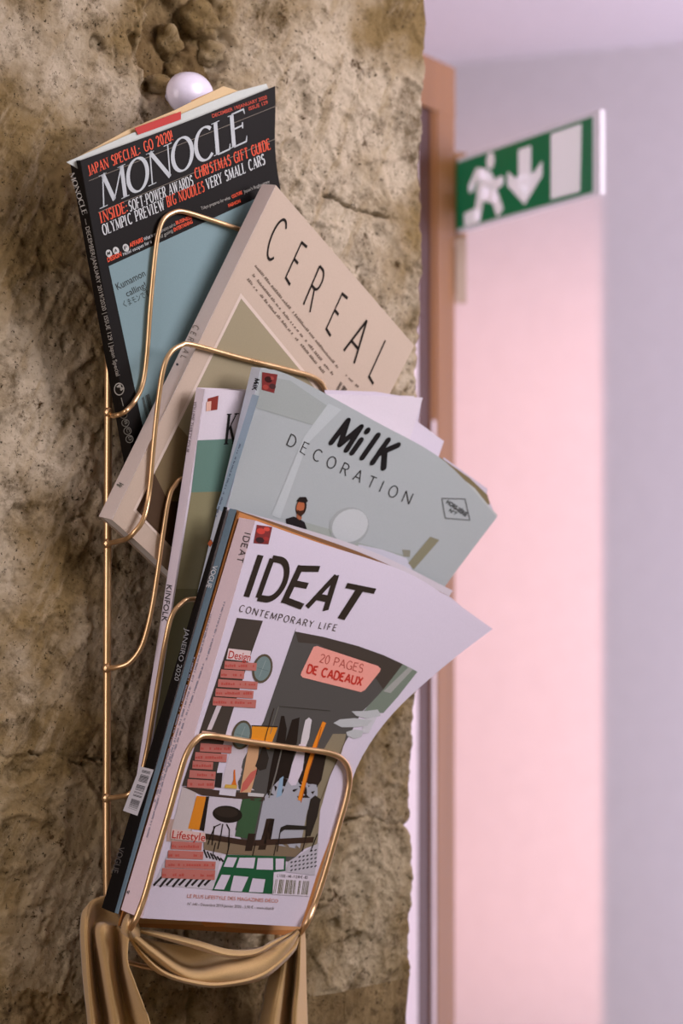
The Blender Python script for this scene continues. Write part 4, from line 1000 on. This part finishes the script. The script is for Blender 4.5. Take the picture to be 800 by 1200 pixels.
# ------------------------------------------------------------------ brass rack
def rack():
    root = empty('magazine_rack', W(127, 1100, .004)); tag(root, 'tall brass wire magazine rack with five stacked pockets hanging on the stone wall', 'magazine rack')
    def P(p): return W(*p) if not isinstance(p[2], str) else SURF[p[2]].hit(p[0], p[1], p[3])
    def T(name, pts, rr, sub=8):
        return tube(name, [P(p) for p in pts], rr, BRASS, root, sub=sub)
    r = .0029
    T('rail', [(128, 205, .002), (127.5, 300, .003), (127, 440, .003), (126, 640, .003), (125.5, 800, .003), (125, 950, .003), (125.5, 1040, .003), (128, 1122, .002)], r)
    T('rail', [(322, 240, .0), (322, 500, -.003), (322, 800, -.005), (324, 1000, -.006), (326, 1126, .0)], r * .9)
    T('crossbar', [(128, 205, .002), (150, 190, .005), (225, 186, .016), (300, 222, .003), (322, 240, .0)], r * .7)
    T('crossbar', [(128, 1122, .002), (200, 1136, .002), (326, 1126, .0)], r * .7)
    w = .0018; g = .0027
    T('wire_hoop', [(127, 483, .005), (131, 487, .0045), (135, 487, 'monoS', .0064), (142, 485, 'monoS', .0058), (148, 481, 'monoS', .0052), (157, 471, 'mono', .0038), (167, 450, 'mono', g), (172, 415, 'mono', g), (176, 360, 'mono', g), (181, 305, 'mono', g), (185, 275, 'mono', g), (191, 258, 'mono', g), (202, 249.5, 'mono', g), (215, 248, 'mono', g),
                    (245, 257, 'mono', g), (278, 268, 'mono', g), (310, 280, 'mono', g), (328, 292, 'mono', g), (334, 315, 'mono', g), (340, 400, 'mono', g), (340, 450, 'mono', g), (338, 490, 'mono', g), (334, 512, .010), (322, 520, .0)], w)
    T('wire_hoop', [(126, 637, .005), (140, 634, .018), (149, 631, .032), (157, 624, .0395), (168, 608, .0426), (175, 575, 'beige', g), (180, 520, 'beige', g), (186, 465, 'beige', g), (192, 430, 'beige', g), (200, 413, 'beige', g), (212, 405, 'beige', g), (225, 404, 'beige', g),
                    (280, 419, 'beige', g), (340, 434, 'beige', g), (367, 442, 'beige', g), (379, 453, 'beige', g), (383, 475, 'beige', g), (384, 560, 'beige', g), (382, 620, 'beige', g), (372, 690, .022), (350, 738, .010), (322, 748, .0)], w)
    T('wire_hoop', [(125.5, 783, .005), (137, 782, .014), (152, 776, .022), (166, 757, .028), (176, 722, .030), (184, 675, .031), (191, 625, 'beige', .0030), (197, 588, 'beige', g), (204, 570, 'beige', g), (222, 560, 'beige', g), (290, 572, 'beige', g),
                    (336, 584, 'beige', g), (350, 600, 'beige', g), (350, 640, 'beige', g), (346, 720, .020), (338, 790, .008), (322, 812, .0)], w)
    T('wire_hoop', [(125, 935, .005), (137, 934, .014), (152, 930, .026), (163, 915, 'kin', .0030), (171, 885, 'kin', .0035), (178, 845, 'kin', .0060), (186, 795, 'kin', .0090), (194, 750, 'milk', .0026), (201, 722, 'milk', .0026), (212, 708, 'milk', .0026), (226, 702, 'milk', .0026), (270, 706, 'milk', .0026),
                    (330, 716, 'milk', .0026), (346, 728, 'milk', .0026), (352, 780, 'milk', .0026), (352, 900, 'milk', .0026), (350, 945, .024), (344, 985, .010), (324, 1000, .0)], w)
    g = .0029
    T('wire_hoop', [(127, 1096, .003), (139, 1098, .03), (148, 1093, .052), (156, 1083, .073), (163, 1068, 'ideat', .0045), (171, 1045, 'ideat', g), (182, 1005, 'ideat', g), (197, 955, 'ideat', g), (209, 913, 'ideat', g), (218, 885, 'ideat', g), (229, 868, 'ideat', g), (244, 862, 'ideat', g),
                    (290, 869, 'ideat', g), (340, 876, 'ideat', g), (383, 882, 'ideat', g), (401, 890, 'ideat', g), (409, 906, 'ideat', g), (407, 930, 'ideat', g), (396, 970, 'ideat', g), (381, 1022, 'ideat', g), (369, 1058, 'ideat', .0035), (358, 1084, .067), (346, 1098, .045), (328, 1104, .0)], .0022)
    for (px, py) in ((127, 483), (126, 637), (125.5, 783), (125, 935)):
        c0 = W(px, py, .005); bm = bmesh.new(); bmesh.ops.create_icosphere(bm, subdivisions=2, radius=.0036)
        for v in bm.verts: v.co = c0 + v.co - root.location
        me = bpy.data.meshes.new('weld'); bm.to_mesh(me); bm.free(); me.materials.append(BRASS); o = bpy.data.objects.new('weld', me); COL.objects.link(o); o.parent = root
rack()

# ------------------------------------------------------------------ cloth
def cloth_mat():
    m = bpy.data.materials.new('beige_cloth'); m.use_nodes = True; nt = m.node_tree; b = nt.nodes['Principled BSDF']; b.inputs['Roughness'].default_value = .85
    b.inputs['Sheen Weight'].default_value = .25
    tc = nt.nodes.new('ShaderNodeTexCoord'); wv = nt.nodes.new('ShaderNodeTexNoise'); wv.inputs['Scale'].default_value = 1400; wv.inputs['Detail'].default_value = 2
    mx = nt.nodes.new('ShaderNodeMix'); mx.data_type = 'RGBA'; mx.inputs[6].default_value = rgb(174, 140, 88); mx.inputs[7].default_value = rgb(206, 172, 118)
    bp = nt.nodes.new('ShaderNodeBump'); bp.inputs['Strength'].default_value = .3; bp.inputs['Distance'].default_value = .0004
    nt.links.new(tc.outputs['Object'], wv.inputs['Vector']); nt.links.new(wv.outputs['Fac'], mx.inputs[0]); nt.links.new(mx.outputs[2], b.inputs['Base Color'])
    nt.links.new(wv.outputs['Fac'], bp.inputs['Height']); nt.links.new(bp.outputs[0], b.inputs['Normal']); return m
CLOTH = cloth_mat()
def cloth(name, rows, root, th=.0009, sub=7):
    """rows of control points (px, py, o) -> smooth thick sheet"""
    R = [[tuple(W(*p)) for p in r] for r in rows]
    R = [catmull(r, sub) for r in R]
    cols = list(zip(*R)); cols = [catmull(c_, sub) for c_ in cols]
    g = [[Vector(cols[i][j]) for i in range(len(cols))] for j in range(len(cols[0]))]
    n, m = len(g), len(g[0]); back = []
    for j in range(n):
        row = []
        for i in range(m):
            a = g[min(j + 1, n - 1)][i] - g[max(j - 1, 0)][i]; b = g[j][min(i + 1, m - 1)] - g[j][max(i - 1, 0)]
            nn = a.cross(b); nn = nn.normalized() if nn.length > 1e-12 else Vector(N)
            if nn.dot(N) < 0: nn = -nn
            row.append(g[j][i] - nn * th)
        back.append(row)
    vs, fs = slab(g, back)
    o = mesh_obj(name, vs, fs, CLOTH, root, smooth=True)
    return o
root = empty('cloth_scarf', W(220, 1150, .02)); tag(root, 'beige cloth scarf knotted and looped under the rack with two hanging ends', 'scarf')
# left end: over the bottom wire and down, three folds
cloth('hanging_end', [
    [(118, 1050, .010), (124, 1050, .012), (130, 1056, .012), (138, 1066, .012), (145, 1078, .012), (150, 1090, .014)],
    [(101, 1062, .010), (110, 1060, .014), (122, 1074, .012), (134, 1084, .022), (146, 1092, .036), (154, 1098, .044)],
    [(95, 1085, .010), (102, 1082, .030), (110, 1088, .022), (122, 1086, .050), (136, 1088, .040), (152, 1092, .058)],
    [(97, 1130, .008), (104, 1128, .034), (112, 1132, .014), (126, 1126, .048), (139, 1130, .030), (150, 1125, .060)],
    [(100, 1165, .008), (107, 1165, .034), (116, 1166, .012), (132, 1164, .046), (144, 1166, .028), (158, 1150, .060)],
    [(104, 1205, .008), (110, 1205, .034), (122, 1205, .014), (138, 1205, .044), (150, 1205, .030), (175, 1200, .056)],
    [(106, 1290, .006), (114, 1290, .030), (126, 1290, .014), (144, 1290, .040), (160, 1290, .028), (190, 1290, .050)]], root)
# loop slung under the front hoop
cloth('loop', [
    [(149, 1085, .058), (168, 1098, .040), (210, 1108, .030), (262, 1113, .028), (310, 1110, .034), (336, 1100, .048), (350, 1090, .060)],
    [(150, 1088, .060), (176, 1106, .048), (216, 1126, .026), (264, 1120, .040), (306, 1114, .046), (336, 1101, .056), (350, 1091, .062)],
    [(151, 1092, .060), (180, 1116, .056), (222, 1140, .050), (266, 1138, .058), (308, 1128, .058), (336, 1106, .062), (351, 1092, .064)],
    [(150, 1095, .058), (180, 1124, .050), (224, 1150, .050), (268, 1152, .054), (312, 1142, .054), (340, 1112, .058), (351, 1094, .060)],
    [(149, 1096, .050), (178, 1128, .038), (222, 1152, .036), (268, 1154, .040), (312, 1144, .040), (340, 1113, .044), (351, 1095, .050)]], root)
cloth('loop', [
    [(154, 1086, .050), (190, 1092, .054), (232, 1102, .050), (268, 1112, .052), (298, 1112, .054), (322, 1102, .052), (344, 1092, .054)],
    [(154, 1088, .054), (188, 1097, .060), (230, 1108, .058), (266, 1119, .060), (298, 1118, .060), (324, 1104, .058), (346, 1092, .058)],
    [(154, 1091, .048), (188, 1100, .050), (228, 1112, .046), (264, 1122, .050), (298, 1121, .050), (326, 1107, .050), (347, 1094, .052)]], root, th=.0007)
cloth('loop', [
    [(152, 1090, .052), (170, 1112, .042), (196, 1134, .040), (230, 1144, .044), (262, 1147, .050), (305, 1136, .052), (340, 1110, .056), (350, 1096, .056)],
    [(150, 1092, .056), (166, 1116, .054), (192, 1140, .052), (228, 1152, .056), (262, 1154, .058), (308, 1143, .058), (343, 1114, .060), (351, 1098, .058)],
    [(149, 1094, .050), (164, 1119, .044), (190, 1143, .042), (228, 1155, .046), (262, 1157, .050), (309, 1147, .050), (344, 1117, .052), (351, 1100, .052)]], root, th=.0007)
# right end
cloth('hanging_end', [
    [(338, 1096, .044), (344, 1092, .056), (348, 1090, .060), (352, 1089, .060), (356, 1090, .050)],
    [(328, 1112, .030), (338, 1104, .050), (346, 1100, .044), (352, 1098, .058), (358, 1100, .036)],
    [(314, 1150, .020), (330, 1150, .046), (343, 1150, .030), (350, 1150, .054), (359, 1150, .026)],
    [(308, 1180, .016), (324, 1180, .046), (340, 1180, .028), (347, 1180, .052), (360, 1180, .022)],
    [(302, 1210, .014), (320, 1210, .044), (338, 1210, .026), (346, 1210, .050), (361, 1210, .020)],
    [(296, 1290, .012), (316, 1290, .040), (336, 1290, .024), (346, 1290, .046), (363, 1290, .018)]], root)
cloth('knot', [
    [(150, 1072, .050), (156, 1074, .056), (162, 1080, .052)],
    [(146, 1080, .050), (153, 1082, .066), (164, 1088, .056)],
    [(144, 1090, .048), (152, 1092, .066), (164, 1098, .054)],
    [(148, 1098, .046), (154, 1102, .054), (162, 1104, .050)]], root, th=.0015)
